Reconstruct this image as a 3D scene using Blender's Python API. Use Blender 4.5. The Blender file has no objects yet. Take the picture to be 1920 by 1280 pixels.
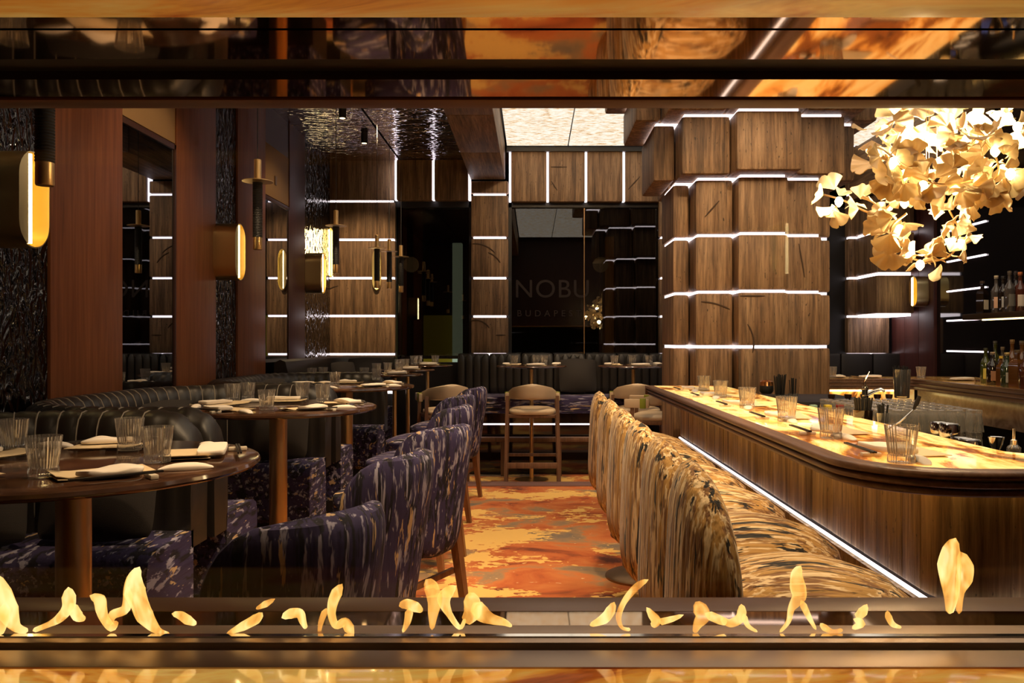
import bpy, bmesh, math, random
from mathutils import Vector, Matrix

# ------------------------------------------------------------------ camera, world, exposure
sc = bpy.context.scene
col = sc.collection
EYE, F, VX, VY = 1.47, 1500.0, 1000.0, 640.0          # eye height (m), focal length (px), vanishing point (px of 1920x1280)
cam_d = bpy.data.cameras.new('camera'); cam = bpy.data.objects.new('camera', cam_d); col.objects.link(cam)
cam.location = (0, 0, EYE); cam.rotation_euler = (math.pi/2, 0, 0)
cam_d.sensor_width = 36; cam_d.lens = F/1920*36; cam_d.shift_x = -(VX-960)/1920; cam_d.shift_y = 0
cam_d.clip_start = 0.02
sc.camera = cam
w = bpy.data.worlds.new('world'); sc.world = w; w.use_nodes = True
w.node_tree.nodes['Background'].inputs[0].default_value = (0.02, 0.014, 0.01, 1)
w.node_tree.nodes['Background'].inputs[1].default_value = 0.25
sc.view_settings.view_transform = 'Standard'; sc.view_settings.look = 'None'
sc.view_settings.gamma = 1; sc.view_settings.use_curve_mapping = False
sc.view_settings.exposure = 0.0
sc.cycles.use_denoising = True
sc.cycles.max_bounces = 8; sc.cycles.diffuse_bounces = 3; sc.cycles.glossy_bounces = 4
sc.cycles.transparent_max_bounces = 24; sc.cycles.caustics_reflective = False; sc.cycles.caustics_refractive = False
sc.cycles.sample_clamp_indirect = 4.0
R = math.radians
WARM = (1.0, 0.70, 0.40)

def spot(loc, target, energy, size=50, blend=.6, colr=WARM, rad=.05):
    l = bpy.data.lights.new('fill_spot', 'SPOT'); l.energy = energy; l.spot_size = R(size); l.spot_blend = blend
    l.color = colr; l.shadow_soft_size = rad
    o = bpy.data.objects.new('fill_spot', l); col.objects.link(o); o.location = loc
    d = Vector(target)-Vector(loc); o.rotation_euler = d.to_track_quat('-Z', 'Y').to_euler()
    return o
def point(loc, energy, colr=WARM, rad=.05):
    l = bpy.data.lights.new('point_lamp', 'POINT'); l.energy = energy; l.color = colr; l.shadow_soft_size = rad
    o = bpy.data.objects.new('point_lamp', l); col.objects.link(o); o.location = loc; return o

SPOTS = [  # spot lamps, mostly unseen ones added for brightness: place, aim, watts, cone
    ((-1.45, 2.5, 3.72), (-1.42, 2.55, 1.0), 110, 44), ((-1.45, 4.4, 3.72), (-1.47, 4.65, 1.0), 150, 46),
    ((-1.55, 6.6, 3.72), (-1.55, 6.8, 1.0), 170, 46), ((-1.55, 8.6, 3.72), (-1.5, 8.8, 1.0), 150, 46),
    ((.1, 4.2, 3.9), (.0, 4.3, 0), 260, 66), ((.1, 6.4, 3.9), (.0, 6.6, 0), 260, 66), ((.2, 8.0, 3.9), (.1, 8.8, .6), 220, 56),
    ((1.0, 8.4, 3.9), (1.2, 9.1, .9), 130, 50), ((-.1, 2.4, 3.9), (.1, 3.0, 0), 180, 66),
    ((1.75, 3.6, 3.9), (1.85, 6.5, 2.0), 220, 46), ((1.0, 4.4, 3.9), (1.75, 6.6, 2.6), 80, 40),
    ((3.2, 6.2, 3.85), (3.5, 7.0, 1.1), 90, 60), ((-1.2, 5.2, 3.72), (-2.7, 5.5, 2.1), 60, 60), ((-1.2, 3.2, 3.72), (-2.7, 4.6, 2.0), 60, 60),
    ((-1.2, 7.4, 3.72), (-2.7, 8.2, 2.2), 50, 55),
    ((.3, 1.9, 3.9), (-.7, 3.2, .7), 200, 50), ((.4, 4.6, 3.9), (-.75, 5.6, .7), 170, 50),          # unseen washers added to brighten the armchairs
    ((.9, 2.0, 3.9), (.75, 2.6, .8), 150, 46), ((.9, 3.4, 3.9), (.75, 4.1, .8), 130, 46),            # and the gold stools
    ((2.2, 4.2, 3.9), (2.0, 4.4, 1.0), 300, 40),
    ((.3, 7.6, 3.9), (.4, 10.2, 3.3), 90, 60), ((-1.6, 8.2, 3.75), (-2.2, 10.3, 2.1), 230, 44),
]
for lo, tg, en, an in SPOTS: spot(lo, tg, en, an)
# warm glow of the blossom chandelier's bulbs
for p, e in (((1.62, 3.05, 2.1), 24), ((1.42, 2.95, 2.22), 18), ((1.75, 3.0, 2.3), 18), ((1.45, 3.05, 1.9), 10), ((1.15, 3.12, 2.0), 3)): point(p, e, (1, .74, .40), .04)

# ------------------------------------------------------------------ helpers
def P(px, py, D): return Vector(((px-VX)*D/F, D, EYE-(py-VY)*D/F))
def PX(v): return VX+F*v[0]/max(v[1], .1)
def Dz(py, z): return F*(EYE-z)/(py-VY)               # depth at which pixel row py meets the plane of height z

class MB:
    def __init__(s): s.v = []; s.f = []
    def add(s, vs, fs):
        b = len(s.v); s.v += [tuple(v) for v in vs]; s.f += [tuple(i+b for i in f) for f in fs]; return s
    def box(s, x0, x1, y0, y1, z0, z1, bev=0):
        if bev <= 0:
            vs = [(x, y, z) for z in (z0, z1) for y in (y0, y1) for x in (x0, x1)]
            return s.add(vs, [(0,2,3,1),(4,5,7,6),(0,1,5,4),(2,6,7,3),(0,4,6,2),(1,3,7,5)])
        b = min(bev, (x1-x0)*.45, (y1-y0)*.45, (z1-z0)*.45)
        bm = bmesh.new()
        vs = [bm.verts.new((x, y, z)) for z in (z0, z1) for y in (y0, y1) for x in (x0, x1)]
        for f in [(0,2,3,1),(4,5,7,6),(0,1,5,4),(2,6,7,3),(0,4,6,2),(1,3,7,5)]: bm.faces.new([vs[i] for i in f])
        bmesh.ops.bevel(bm, geom=bm.edges[:], offset=b, segments=2, affect='EDGES', profile=.6)
        bm.verts.index_update()
        s.add([v.co[:] for v in bm.verts], [[v.index for v in f.verts] for f in bm.faces]); bm.free(); return s
    def lathe(s, prof, n=24, c=(0,0,0), flute=0, nf=24, cap0=True, cap1=True):
        vs = []; fs = []
        for r, z in prof:
            for k in range(n):
                a = 2*math.pi*k/n; rr = r*(1+flute*math.cos(nf*a)) if flute else r
                vs.append((c[0]+rr*math.cos(a), c[1]+rr*math.sin(a), c[2]+z))
        m = len(prof)
        for i in range(m-1):
            for k in range(n): fs.append((i*n+k, i*n+(k+1) % n, (i+1)*n+(k+1) % n, (i+1)*n+k))
        if cap0: fs.append(tuple(range(n-1, -1, -1)))
        if cap1: fs.append(tuple((m-1)*n+k for k in range(n)))
        return s.add(vs, fs)
    def loft(s, rings, cap=True, closed=False):
        n = len(rings[0]); vs = [v for r in rings for v in r]; fs = []; m = len(rings)
        for i in range(m if closed else m-1):
            j = (i+1) % m
            for k in range(n): fs.append((i*n+k, i*n+(k+1) % n, j*n+(k+1) % n, j*n+k))
        if cap and not closed: fs += [tuple(range(n-1, -1, -1)), tuple((m-1)*n+k for k in range(n))]
        return s.add(vs, fs)
    def tube(s, path, rad, n=8, sx=1.0):
        path = [Vector(p) for p in path]; rings = []
        rads = rad if isinstance(rad, (list, tuple)) else [rad]*len(path)
        for i, p in enumerate(path):
            d = (path[min(i+1, len(path)-1)]-path[max(i-1, 0)]).normalized()
            a = d.cross(Vector((0, 1, 0)) if abs(d.y) < .9 else Vector((1, 0, 0))).normalized(); b = d.cross(a).normalized()
            rings.append([p+rads[i]*(a*math.cos(t)*sx+b*math.sin(t)) for t in [2*math.pi*k/n for k in range(n)]])
        return s.loft(rings)
    def prism(s, out, z0, z1):
        n = len(out); vs = [(x, y, z0) for x, y in out]+[(x, y, z1) for x, y in out]
        return s.add(vs, [tuple(range(n-1, -1, -1)), tuple(range(n, 2*n))]+[(k, (k+1) % n, n+(k+1) % n, n+k) for k in range(n)])
    def sweep(s, path, prof_fn, cap=True):
        """path: 2D points; prof_fn(i, s) -> [(offset to the right of travel, z)]"""
        rings = []; ln = 0; pts = [Vector(p) for p in path]
        for i, p in enumerate(pts):
            if i: ln += (p-pts[i-1]).length
            d = (pts[min(i+1, len(pts)-1)]-pts[max(i-1, 0)]).normalized(); nr = Vector((d.y, -d.x))
            rings.append([(p.x+nr.x*o, p.y+nr.y*o, z) for o, z in prof_fn(i, ln)])
        return s.loft(rings, cap)
    def xf(s, m): s.v = [tuple(m @ Vector(v)) for v in s.v]; return s
    def warp(s, fn): s.v = [tuple(fn(*v)) for v in s.v]; return s

def sel(w, d, n, k=32):                                 # superellipse outline
    o = []
    for i in range(k):
        a = 2*math.pi*i/k; c, q = math.cos(a), math.sin(a)
        o.append((w/2*math.copysign(abs(c)**(2/n), c), d/2*math.copysign(abs(q)**(2/n), q)))
    return o
def cushion(w, d, z0, z1, dome=.04, n=4, k=36, edge=.03):
    rings = []; ez = min(edge, (z1-z0)*.45)
    for sc_, z in [(1-edge, z0), (1, z0+ez*.6), (1, z1-ez*.9), (1-edge*.4, z1-ez*.3), (1-edge*1.4, z1), (.75, z1+dome*.55), (.45, z1+dome*.85), (.15, z1+dome)]:
        rings.append([(x*sc_, y*sc_, z) for x, y in sel(w, d, n, k)])
    return MB().loft(rings)
def pillow(W, H, T, n=5, nu=20, nv=16, pw=2.5, power=.5, ntop=None):
    """upright rounded slab: x width, z height (0..H), y thickness"""
    m = MB(); fr = {}
    for side in (1, -1):
        for j in range(nv+1):
            v = -math.cos(math.pi*j/nv); v = v*.55+(2*j/nv-1)*.45; v = max(-1, min(1, v))
            q = ntop if ntop and v > 0 else n; wv = W/2*max(0, 1-abs(v)**q)**(1/q)
            wv = max(wv, W*.12)
            for i in range(nu+1):
                u = -math.cos(math.pi*i/nu)*.6+(2*i/nu-1)*.4
                t = T/2*(max(0, 1-abs(u)**(pw*2))*max(0, 1-abs(v)**(pw*2)))**power
                fr[side, i, j] = len(m.v); m.v.append((u*wv, side*t, H/2*(v+1)))
    for j in range(nv):
        for i in range(nu):
            a = [fr[1, i, j], fr[1, i+1, j], fr[1, i+1, j+1], fr[1, i, j+1]]; m.f.append(tuple(reversed(a)))
            m.f.append(tuple([fr[-1, i, j], fr[-1, i+1, j], fr[-1, i+1, j+1], fr[-1, i, j+1]]))
    return m

def mesh(name, mb, mt, smooth=40):
    me = bpy.data.meshes.new(name); me.from_pydata(mb.v, [], mb.f); me.validate(); me.update()
    if smooth:
        bm = bmesh.new(); bm.from_mesh(me); bmesh.ops.remove_doubles(bm, verts=bm.verts, dist=1e-5); bmesh.ops.recalc_face_normals(bm, faces=bm.faces); bm.to_mesh(me); bm.free()
        me.polygons.foreach_set('use_smooth', [True]*len(me.polygons)); me.set_sharp_from_angle(angle=R(smooth))
    me.materials.append(mt); return me
def obj(name, mb, mt, parent=None, loc=(0,0,0), rot=(0,0,0), smooth=40):
    me = mb if isinstance(mb, bpy.types.Mesh) else mesh(name, mb, mt, smooth)
    o = bpy.data.objects.new(name, me); col.objects.link(o); o.location = loc; o.rotation_euler = rot
    if parent: o.parent = parent
    return o
REG = []
def tag(o, label, cat, group=None):
    o['label'] = label; o['category'] = cat
    if group: o['group'] = group
    return o
def reg(o, desc, place, cat, group, axis='x', pos=None):   # labelled at the end with its place in its row
    o['category'] = cat; o['group'] = group; REG.append((o, desc, place, axis, Vector(pos) if pos else None)); return o
def thing(name, loc=(0,0,0), rz=0, label=None, cat=None, group=None):
    o = bpy.data.objects.new(name, None); col.objects.link(o); o.location = loc; o.rotation_euler = (0, 0, rz); o.empty_display_size = .05
    if label: tag(o, label, cat, group)
    return o
def dup(o, loc=None, rz=None, parent=None):
    c = o.copy(); col.objects.link(c)
    if parent is not None: c.parent = parent
    if loc is not None: c.location = loc
    if rz is not None: c.rotation_euler = (c.rotation_euler[0], c.rotation_euler[1], rz)
    for ch in o.children: dup(ch, parent=c)
    return c
def struct(name, mb, mt, smooth=0):
    o = obj(name, mb, mt, smooth=smooth); o['kind'] = 'structure'; return o

# ------------------------------------------------------------------ materials
def nd(nt, t, props=None, **inp):
    n = nt.nodes.new(t)
    for k, v in (props or {}).items(): setattr(n, k, v)
    for k, v in inp.items():
        s = n.inputs[int(k[1:])] if k[0] == 'i' and k[1:].isdigit() else n.inputs[k.replace('_', ' ')]
        if isinstance(v, bpy.types.NodeSocket): nt.links.new(v, s)
        else: s.default_value = v
    return n
def coords(nt, scale=(1,1,1), rnd=True, off=(0,0,0), kind='Object'):
    tc = nd(nt, 'ShaderNodeTexCoord').outputs[kind]
    if rnd:
        r = nd(nt, 'ShaderNodeObjectInfo').outputs['Random']
        r = nd(nt, 'ShaderNodeMath', {'operation': 'MULTIPLY'}, i0=r, i1=17.0).outputs[0]
        tc = nd(nt, 'ShaderNodeVectorMath', {'operation': 'ADD'}, i0=tc, i1=r).outputs[0]
    mp = nd(nt, 'ShaderNodeMapping', Vector=tc, Scale=scale, Location=off); return mp.outputs[0]
def noise(nt, vec, scale=1, detail=3, rough=.55, dist=0):
    return nd(nt, 'ShaderNodeTexNoise', Vector=vec, Scale=scale, Detail=detail, Roughness=rough, Distortion=dist).outputs[0]
def ramp(nt, fac, stops, mode='LINEAR'):
    r = nd(nt, 'ShaderNodeValToRGB', Fac=fac); cr = r.color_ramp; cr.interpolation = mode
    while len(cr.elements) < len(stops): cr.elements.new(.5)
    for e, (p, c) in zip(cr.elements, stops): e.position = p; e.color = (c[0], c[1], c[2], 1) if not isinstance(c, (int, float)) else (c, c, c, 1)
    return r.outputs[0]
def step(nt, fac, t, wd=.02): return ramp(nt, fac, [(t-wd, 0.0), (t+wd, 1.0)])
def mix(nt, f, a, b, mode='MIX'):
    n = nt.nodes.new('ShaderNodeMix'); n.data_type = 'RGBA'; n.blend_type = mode
    for s, v in ((n.inputs[0], f), (n.inputs[6], a), (n.inputs[7], b)):
        if isinstance(v, bpy.types.NodeSocket): nt.links.new(v, s)
        else: s.default_value = v if isinstance(v, float) else (*v, 1) if len(v) == 3 else v
    return n.outputs[2]
def pbr(name, c=(.5,.5,.5), rough=.5, metal=0., spec=.5, coat=0., emit=None, es=0., colfn=None, bumpfn=None, bs=.3, bd=.01, rfn=None, sub=0., sheen=0.):
    m = bpy.data.materials.new(name); m.use_nodes = True; nt = m.node_tree; b = nt.nodes['Principled BSDF']
    b.inputs['Base Color'].default_value = (*c, 1); b.inputs['Roughness'].default_value = rough; b.inputs['Metallic'].default_value = metal
    b.inputs['Specular IOR Level'].default_value = spec; b.inputs['Coat Weight'].default_value = coat; b.inputs['Coat Roughness'].default_value = .05
    b.inputs['Sheen Weight'].default_value = sheen
    if emit: b.inputs['Emission Color'].default_value = (*emit, 1); b.inputs['Emission Strength'].default_value = es
    if colfn:
        cs = colfn(nt); nt.links.new(cs, b.inputs['Base Color'])
        if es and not emit: nt.links.new(cs, b.inputs['Emission Color']); b.inputs['Emission Strength'].default_value = es
    if rfn: nt.links.new(rfn(nt), b.inputs['Roughness'])
    if bumpfn:
        bp = nd(nt, 'ShaderNodeBump', Height=bumpfn(nt), Strength=bs, Distance=bd); nt.links.new(bp.outputs[0], b.inputs['Normal'])
    m.diffuse_color = (*c, 1); return m
def emis(name, c, s):
    m = bpy.data.materials.new(name); m.use_nodes = True; nt = m.node_tree; nt.nodes.clear()
    e = nd(nt, 'ShaderNodeEmission', Color=(*c, 1), Strength=s); o = nd(nt, 'ShaderNodeOutputMaterial', Surface=e.outputs[0]); return m
def glassy(name, tint=(1,1,1), gloss=.12, rough=.0, white=0.0, whitec=(1,1,1), ior=1.45):
    m = bpy.data.materials.new(name); m.use_nodes = True; nt = m.node_tree; nt.nodes.clear()
    t = nd(nt, 'ShaderNodeBsdfTransparent', Color=(*tint, 1)).outputs[0]
    g = nd(nt, 'ShaderNodeBsdfGlossy', Color=(1,1,1,1), Roughness=rough).outputs[0]
    fr = nd(nt, 'ShaderNodeFresnel', IOR=ior).outputs[0]
    fc = nd(nt, 'ShaderNodeMath', {'operation': 'ADD', 'use_clamp': True}, i0=fr, i1=gloss).outputs[0]
    s = nd(nt, 'ShaderNodeMixShader', i0=fc, i1=t, i2=g).outputs[0]
    if white:
        d = nd(nt, 'ShaderNodeBsdfDiffuse', Color=(*whitec, 1)).outputs[0]
        tr = nd(nt, 'ShaderNodeBsdfTranslucent', Color=(*whitec, 1)).outputs[0]
        d = nd(nt, 'ShaderNodeMixShader', i0=.5, i1=d, i2=tr).outputs[0]
        s = nd(nt, 'ShaderNodeMixShader', i0=white, i1=s, i2=d).outputs[0]
    nd(nt, 'ShaderNodeOutputMaterial', Surface=s); return m

def trav(c0, c1, c2, axis=2):
    def fn(nt):
        s = [9., 9., 9.]; s[axis] = .45
        v = coords(nt, tuple(s)); a = noise(nt, v, 1.6, 6, .62, .4)
        base = ramp(nt, a, [(.28, c0), (.47, c1), (.7, c2)])
        p = noise(nt, coords(nt, (70, 70, 70) if axis != 2 else (80, 80, 26)), 1, 2, .5)
        s2 = [55., 55., 55.]; s2[axis] = 3.2
        g = ramp(nt, noise(nt, coords(nt, tuple(s2), off=(3, 7, 1)), 1, 4, .7), [(.30, .42), (.5, 1.0), (.68, 1.45)])
        base = mix(nt, 1.0, base, g, 'MULTIPLY')
        return mix(nt, step(nt, p, .285, .03), tuple(x*.35 for x in c0), base)
    return fn
def travb(axis=2):
    def fn(nt):
        s = [14., 14., 14.]; s[axis] = .8
        return noise(nt, coords(nt, tuple(s)), 2, 6, .7, .3)
    return fn
M = {}
TR = ((.075, .040, .019), (.20, .112, .054), (.36, .222, .118))
M['trav'] = pbr('travertine', TR[1], .55, colfn=trav(*TR), bumpfn=travb(), bs=.5, bd=.012)
M['trav_y'] = pbr('travertine_beam', TR[1], .55, colfn=trav(*TR, axis=1), bumpfn=travb(1), bs=.4, bd=.01)
TB = ((.075, .05, .022), (.28, .19, .085), (.58, .44, .23))
M['trav_bar'] = pbr('travertine_bar', TB[1], .5, colfn=trav(*TB), bumpfn=travb(), bs=.5, bd=.012)
M['carve'] = pbr('carved_groove', (.07, .04, .02), .8)
def woodf(c0, c1, axis=2, k=26.):
    def fn(nt):
        s = [k]*3; s[axis] = 1.1
        return ramp(nt, noise(nt, coords(nt, tuple(s)), 1.5, 5, .6, .6), [(.3, c0), (.7, c1)])
    return fn
M['wood_red'] = pbr('mahogany_panel', (.12, .035, .015), .38, colfn=woodf((.13, .040, .015), (.24, .085, .033)), spec=.35)
M['wood_dark'] = pbr('mahogany_dark', (.05, .016, .01), .4, colfn=woodf((.03, .011, .008), (.065, .022, .013)))
M['maroon'] = pbr('maroon_panel', (.07, .02, .015), .4, colfn=woodf((.05, .014, .012), (.10, .03, .022)))
M['wood_nose'] = pbr('walnut_edge', (.12, .06, .035), .35, colfn=woodf((.09, .045, .026), (.2, .11, .065), 1, 30), spec=.5)
M['wood_oak'] = pbr('walnut_leg', (.22, .09, .035), .4, colfn=woodf((.15, .06, .025), (.3, .13, .05)))
M['wood_leg_dk'] = pbr('walnut_stool_leg', (.17, .085, .05), .42, colfn=woodf((.12, .06, .035), (.23, .12, .07)))
M['tan'] = pbr('tan_panel', (.3, .18, .075), .6)
M['hammer'] = pbr('hammered_black_glass', (.003, .002, .002), .03, spec=.7,
    bumpfn=lambda nt: noise(nt, coords(nt, (9, 9, 4.2), False), 2.0, 1.0, .4, 1.2), bs=1.0, bd=.035)
M['mirror_dk'] = pbr('smoked_mirror', (.32, .33, .36), .01, metal=1.)
M['lacquer'] = pbr('rippled_black_lacquer', (.6, .56, .64), .04, metal=1.,
    bumpfn=lambda nt: noise(nt, coords(nt, (8, 22, 20), False), 1.0, 1, .5, .6), bs=1.0, bd=.03)
M['black'] = pbr('black_paint', (.008, .006, .006), .5)
M['blackgl'] = pbr('black_gloss', (.006, .004, .004), .05, spec=.8)
M['blackmat'] = pbr('black_rubber', (.012, .011, .01), .6)
M['leather'] = pbr('black_leather', (.018, .014, .011), .42, spec=.6, bumpfn=lambda nt: noise(nt, coords(nt, (1,1,1)), 160, 3, .6), bs=.12, bd=.003)
M['linen_dk'] = pbr('charcoal_linen', (.02, .015, .013), .85, bumpfn=lambda nt: noise(nt, coords(nt, (1,1,1)), 300, 2, .6), bs=.3, bd=.002)
M['stitch'] = pbr('grey_stitch', (.34, .29, .23), .6)
def strokes(axis, base, layers, k=(46., 5.), off=0):
    def fn(nt):
        c = None
        for i, (colr, thr, wdt, kk) in enumerate(layers):
            s = [k[0]*kk]*3; s[axis] = k[1]*kk
            f = noise(nt, coords(nt, tuple(s), off=(off+3.7*i, 1.3*i, 5.1*i)), 1, 3.5, .62, .35)
            c = mix(nt, step(nt, f, thr, wdt), base if c is None else c, colr)
        return c
    return fn
def strokeb(axis, k=30.):
    def fn(nt):
        s = [k]*3; s[axis] = 1.8
        return noise(nt, coords(nt, tuple(s)), 1, 2, .5)
    return fn
PURP = [((.008, .006, .014), .54, .03, .6), ((.36, .34, .45), .59, .03, 1.), ((.58, .40, .22), .635, .015, .7)]
PB = (.036, .026, .088)
GOLD = [((.24, .11, .035), .53, .05, .7), ((.90, .69, .40), .54, .03, 1.), ((.008, .006, .004), .585, .015, .62)]
GB = (.56, .32, .09)
for ax, nm in ((2, 'v'), (1, 'd'), (0, 'w')):
    M['purple_'+nm] = pbr('indigo_brushstroke_fabric_'+nm, PB, .85, colfn=strokes(ax, PB, PURP), bumpfn=strokeb(ax), bs=.5, bd=.012)
    M['gold_'+nm] = pbr('gold_birch_fabric_'+nm, GB, .8, colfn=strokes(ax, GB, GOLD, (64., 5.)), bumpfn=strokeb(ax, 60), bs=.7, bd=.012, sheen=.2)
M['purple_s'] = pbr('indigo_brushstroke_seat', PB, .85, colfn=strokes(1, PB, PURP, (32., 10.)), bumpfn=strokeb(1), bs=.5, bd=.012)
M['brass'] = pbr('brushed_brass', (.82, .55, .25), .36, metal=1.)
M['bronze'] = pbr('dark_bronze', (.28, .17, .085), .35, metal=1.)
M['chrome'] = pbr('chrome', (.8, .78, .74), .08, metal=1.)
M['gold'] = pbr('satin_gold', (.88, .72, .36), .30, metal=1.)
M['copper'] = pbr('copper', (.6, .28, .13), .25, metal=1.)
def stonef(c0, c1, c2, sc_=3):
    return lambda nt: ramp(nt, noise(nt, coords(nt, (1, 1, 1)), sc_, 7, .6, 1.4), [(.32, c0), (.5, c1), (.68, c2)])
M['tabletop'] = pbr('brown_marble', (.05, .022, .012), .1, spec=.7, colfn=stonef((.02, .009, .006), (.065, .03, .016), (.17, .085, .045)))
def onyxf(nt):
    v = coords(nt, (2.2, .75, 1.5), False, off=(1.7, .4, 0)); a = noise(nt, v, 1.35, 6, .6, 1.6)
    b = ramp(nt, a, [(.30, (.05, .014, .005)), (.41, (.28, .085, .018)), (.455, (.80, .36, .07)), (.52, (1., .66, .24)), (.58, (.98, .58, .18)), (.62, (.50, .17, .03)), (.72, (.12, .035, .01))])
    return b
M['onyx'] = pbr('backlit_amber_onyx', (.8, .45, .12), .06, colfn=onyxf, es=1.15, spec=.6)
M['onyx2'] = pbr('amber_onyx', (.6, .3, .08), .08, colfn=onyxf, spec=.6)
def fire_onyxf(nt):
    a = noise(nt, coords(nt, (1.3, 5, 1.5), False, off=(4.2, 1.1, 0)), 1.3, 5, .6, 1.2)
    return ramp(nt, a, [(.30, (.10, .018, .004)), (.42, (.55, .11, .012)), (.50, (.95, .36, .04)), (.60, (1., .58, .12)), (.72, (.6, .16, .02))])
M['onyx_h'] = pbr('fire_glow_onyx', (.9, .4, .06), .07, colfn=fire_onyxf, es=.42, spec=.6)  # firelight on the hearth put in as emission
M['onyx_l'] = pbr('fire_glow_lintel', (.9, .4, .06), .2, colfn=fire_onyxf, es=.22, spec=.6)  # the lintel's glow from the fire, likewise added as emission
M['onyx_lit'] = pbr('lit_onyx_front', (.8, .45, .12), .15, colfn=onyxf, es=.55)
M['marble'] = pbr('grey_brown_marble', (.2, .14, .09), .2, colfn=stonef((.08, .045, .025), (.2, .15, .11), (.36, .28, .2), 4))
M['cream'] = pbr('cream_leather', (.60, .46, .31), .5)
M['green'] = pbr('olive_leather_wrap', (.22, .26, .02), .55)
M['white'] = pbr('white_linen', (.86, .77, .66), .85, bumpfn=lambda nt: noise(nt, coords(nt, (1,1,1)), 260, 2, .5), bs=.15, bd=.002)
M['paper'] = pbr('cream_paper', (.72, .56, .34), .8)
M['ceramic'] = pbr('white_ceramic', (.75, .66, .52), .25)
M['sleeve'] = pbr('black_chopsticks', (.012, .009, .008), .4)
M['glass'] = glassy('tumbler_glass', (.97, .955, .93), .07, .04, .11, (1, .96, .90))
M['pane'] = glassy('clear_pane', (.98, .97, .95), .0, ior=1.22)
M['winglass'] = glassy('dark_window_glass', (.35, .33, .3), .05)
M['smoke'] = glassy('amber_tumbler', (.22, .12, .05), .06, .05, .05, (.3, .15, .05))
M['led'] = emis('led_white', (1., .89, .97), 3.6)
M['ledbar'] = emis('led_bar_foot', (1., .88, .95), 3.2)
M['ledwarm'] = emis('led_warm', (1., .78, .32), 6.0)
M['tube'] = emis('sconce_tube', (1., .78, .36), 20.0)
M['bulb'] = emis('warm_bulb', (1., .70, .28), 22.0)
M['lens'] = emis('spot_lens', (1., .75, .4), 5.0)
def panelf():
    m = bpy.data.materials.new('luminous_ceiling_panel'); m.use_nodes = True; nt = m.node_tree; nt.nodes.clear()
    f = noise(nt, coords(nt, (9, 42, 9)), 1.3, 4, .65, .4)
    c = ramp(nt, f, [(.36, (.5, .25, .08)), (.44, (.95, .68, .40)), (.50, (1., .90, .76)), (.62, (1., .98, .94))])
    e = nd(nt, 'ShaderNodeEmission', Color=c, Strength=1.15); nd(nt, 'ShaderNodeOutputMaterial', Surface=e.outputs[0]); return m
M['panel'] = panelf()
def carpetf(nt):
    v = coords(nt, (1.0, 1.5, 1), False, off=(3.1, .7, 0)); a = noise(nt, v, 1.5, 6, .62, .5)
    c = ramp(nt, a, [(.33, (.085, .022, .016)), (.43, (.42, .10, .025)), (.52, (.50, .16, .045)), (.58, (.30, .19, .10)), (.66, (.18, .14, .11))])
    b = noise(nt, coords(nt, (.9, 1.2, 1), False, off=(9.4, 4.9, 0)), 1.6, 2, .5); g = noise(nt, coords(nt, (9, 14, 1), False), 1.3, 3, .6, .6)
    f = nd(nt, 'ShaderNodeMath', {'operation': 'MULTIPLY_ADD'}, i0=g, i1=.45, i2=b).outputs[0]
    c = mix(nt, step(nt, f, .80, .008), c, (.72, .45, .13))
    return mix(nt, step(nt, noise(nt, coords(nt, (9, 14, 1), False, off=(5, 8, 0)), 1.5, 3, .6), .68, .01), c, (.62, .43, .24))
M['carpet'] = pbr('abstract_carpet', (.4, .14, .05), .95, colfn=carpetf, bumpfn=lambda nt: noise(nt, coords(nt, (1,1,1), False), 260, 2, .5), bs=.4, bd=.004)
M['leaf'] = None
def leafm():
    m = bpy.data.materials.new('porcelain_leaf'); m.use_nodes = True; nt = m.node_tree; nt.nodes.clear()
    d = nd(nt, 'ShaderNodeBsdfDiffuse', Color=(.95, .85, .62, 1)).outputs[0]; t = nd(nt, 'ShaderNodeBsdfTranslucent', Color=(.95, .72, .36, 1)).outputs[0]
    g = nd(nt, 'ShaderNodeBsdfGlossy', Color=(1, .95, .85, 1), Roughness=.3).outputs[0]
    s = nd(nt, 'ShaderNodeMixShader', i0=.42, i1=d, i2=t).outputs[0]; s = nd(nt, 'ShaderNodeMixShader', i0=.05, i1=s, i2=g).outputs[0]
    nd(nt, 'ShaderNodeOutputMaterial', Surface=s); return m
M['leaf'] = leafm()
def flamem():
    m = bpy.data.materials.new('gas_flame'); m.use_nodes = True; nt = m.node_tree; nt.nodes.clear()
    v = coords(nt, (34, 34, 12)); f = noise(nt, v, 1, 2, .5, .8)
    c = ramp(nt, f, [(.3, (1., .34, .04)), (.48, (1., .52, .11)), (.68, (1., .70, .30))])
    e = nd(nt, 'ShaderNodeEmission', Color=c, Strength=1.7).outputs[0]; t = nd(nt, 'ShaderNodeBsdfTransparent').outputs[0]
    k = ramp(nt, f, [(.3, .16), (.45, .38), (.62, .72)])
    s = nd(nt, 'ShaderNodeMixShader', i0=k, i1=t, i2=e).outputs[0]; nd(nt, 'ShaderNodeOutputMaterial', Surface=s); return m
M['flame'] = flamem()
M['mirror_amber'] = pbr('polished_bronze_lining', (.42, .27, .14), .035, metal=1., bumpfn=lambda nt: noise(nt, coords(nt, (1, 1, 1), False), 3, 1, .5), bs=.02, bd=.01)
M['steel_tan'] = pbr('brushed_tan_steel', (.5, .36, .26), .4, metal=.7)
M['lip'] = pbr('brown_metal_trim', (.2, .075, .03), .45)
M['ledge'] = pbr('brown_ledge', (.16, .08, .045), .35, metal=.3)

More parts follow.
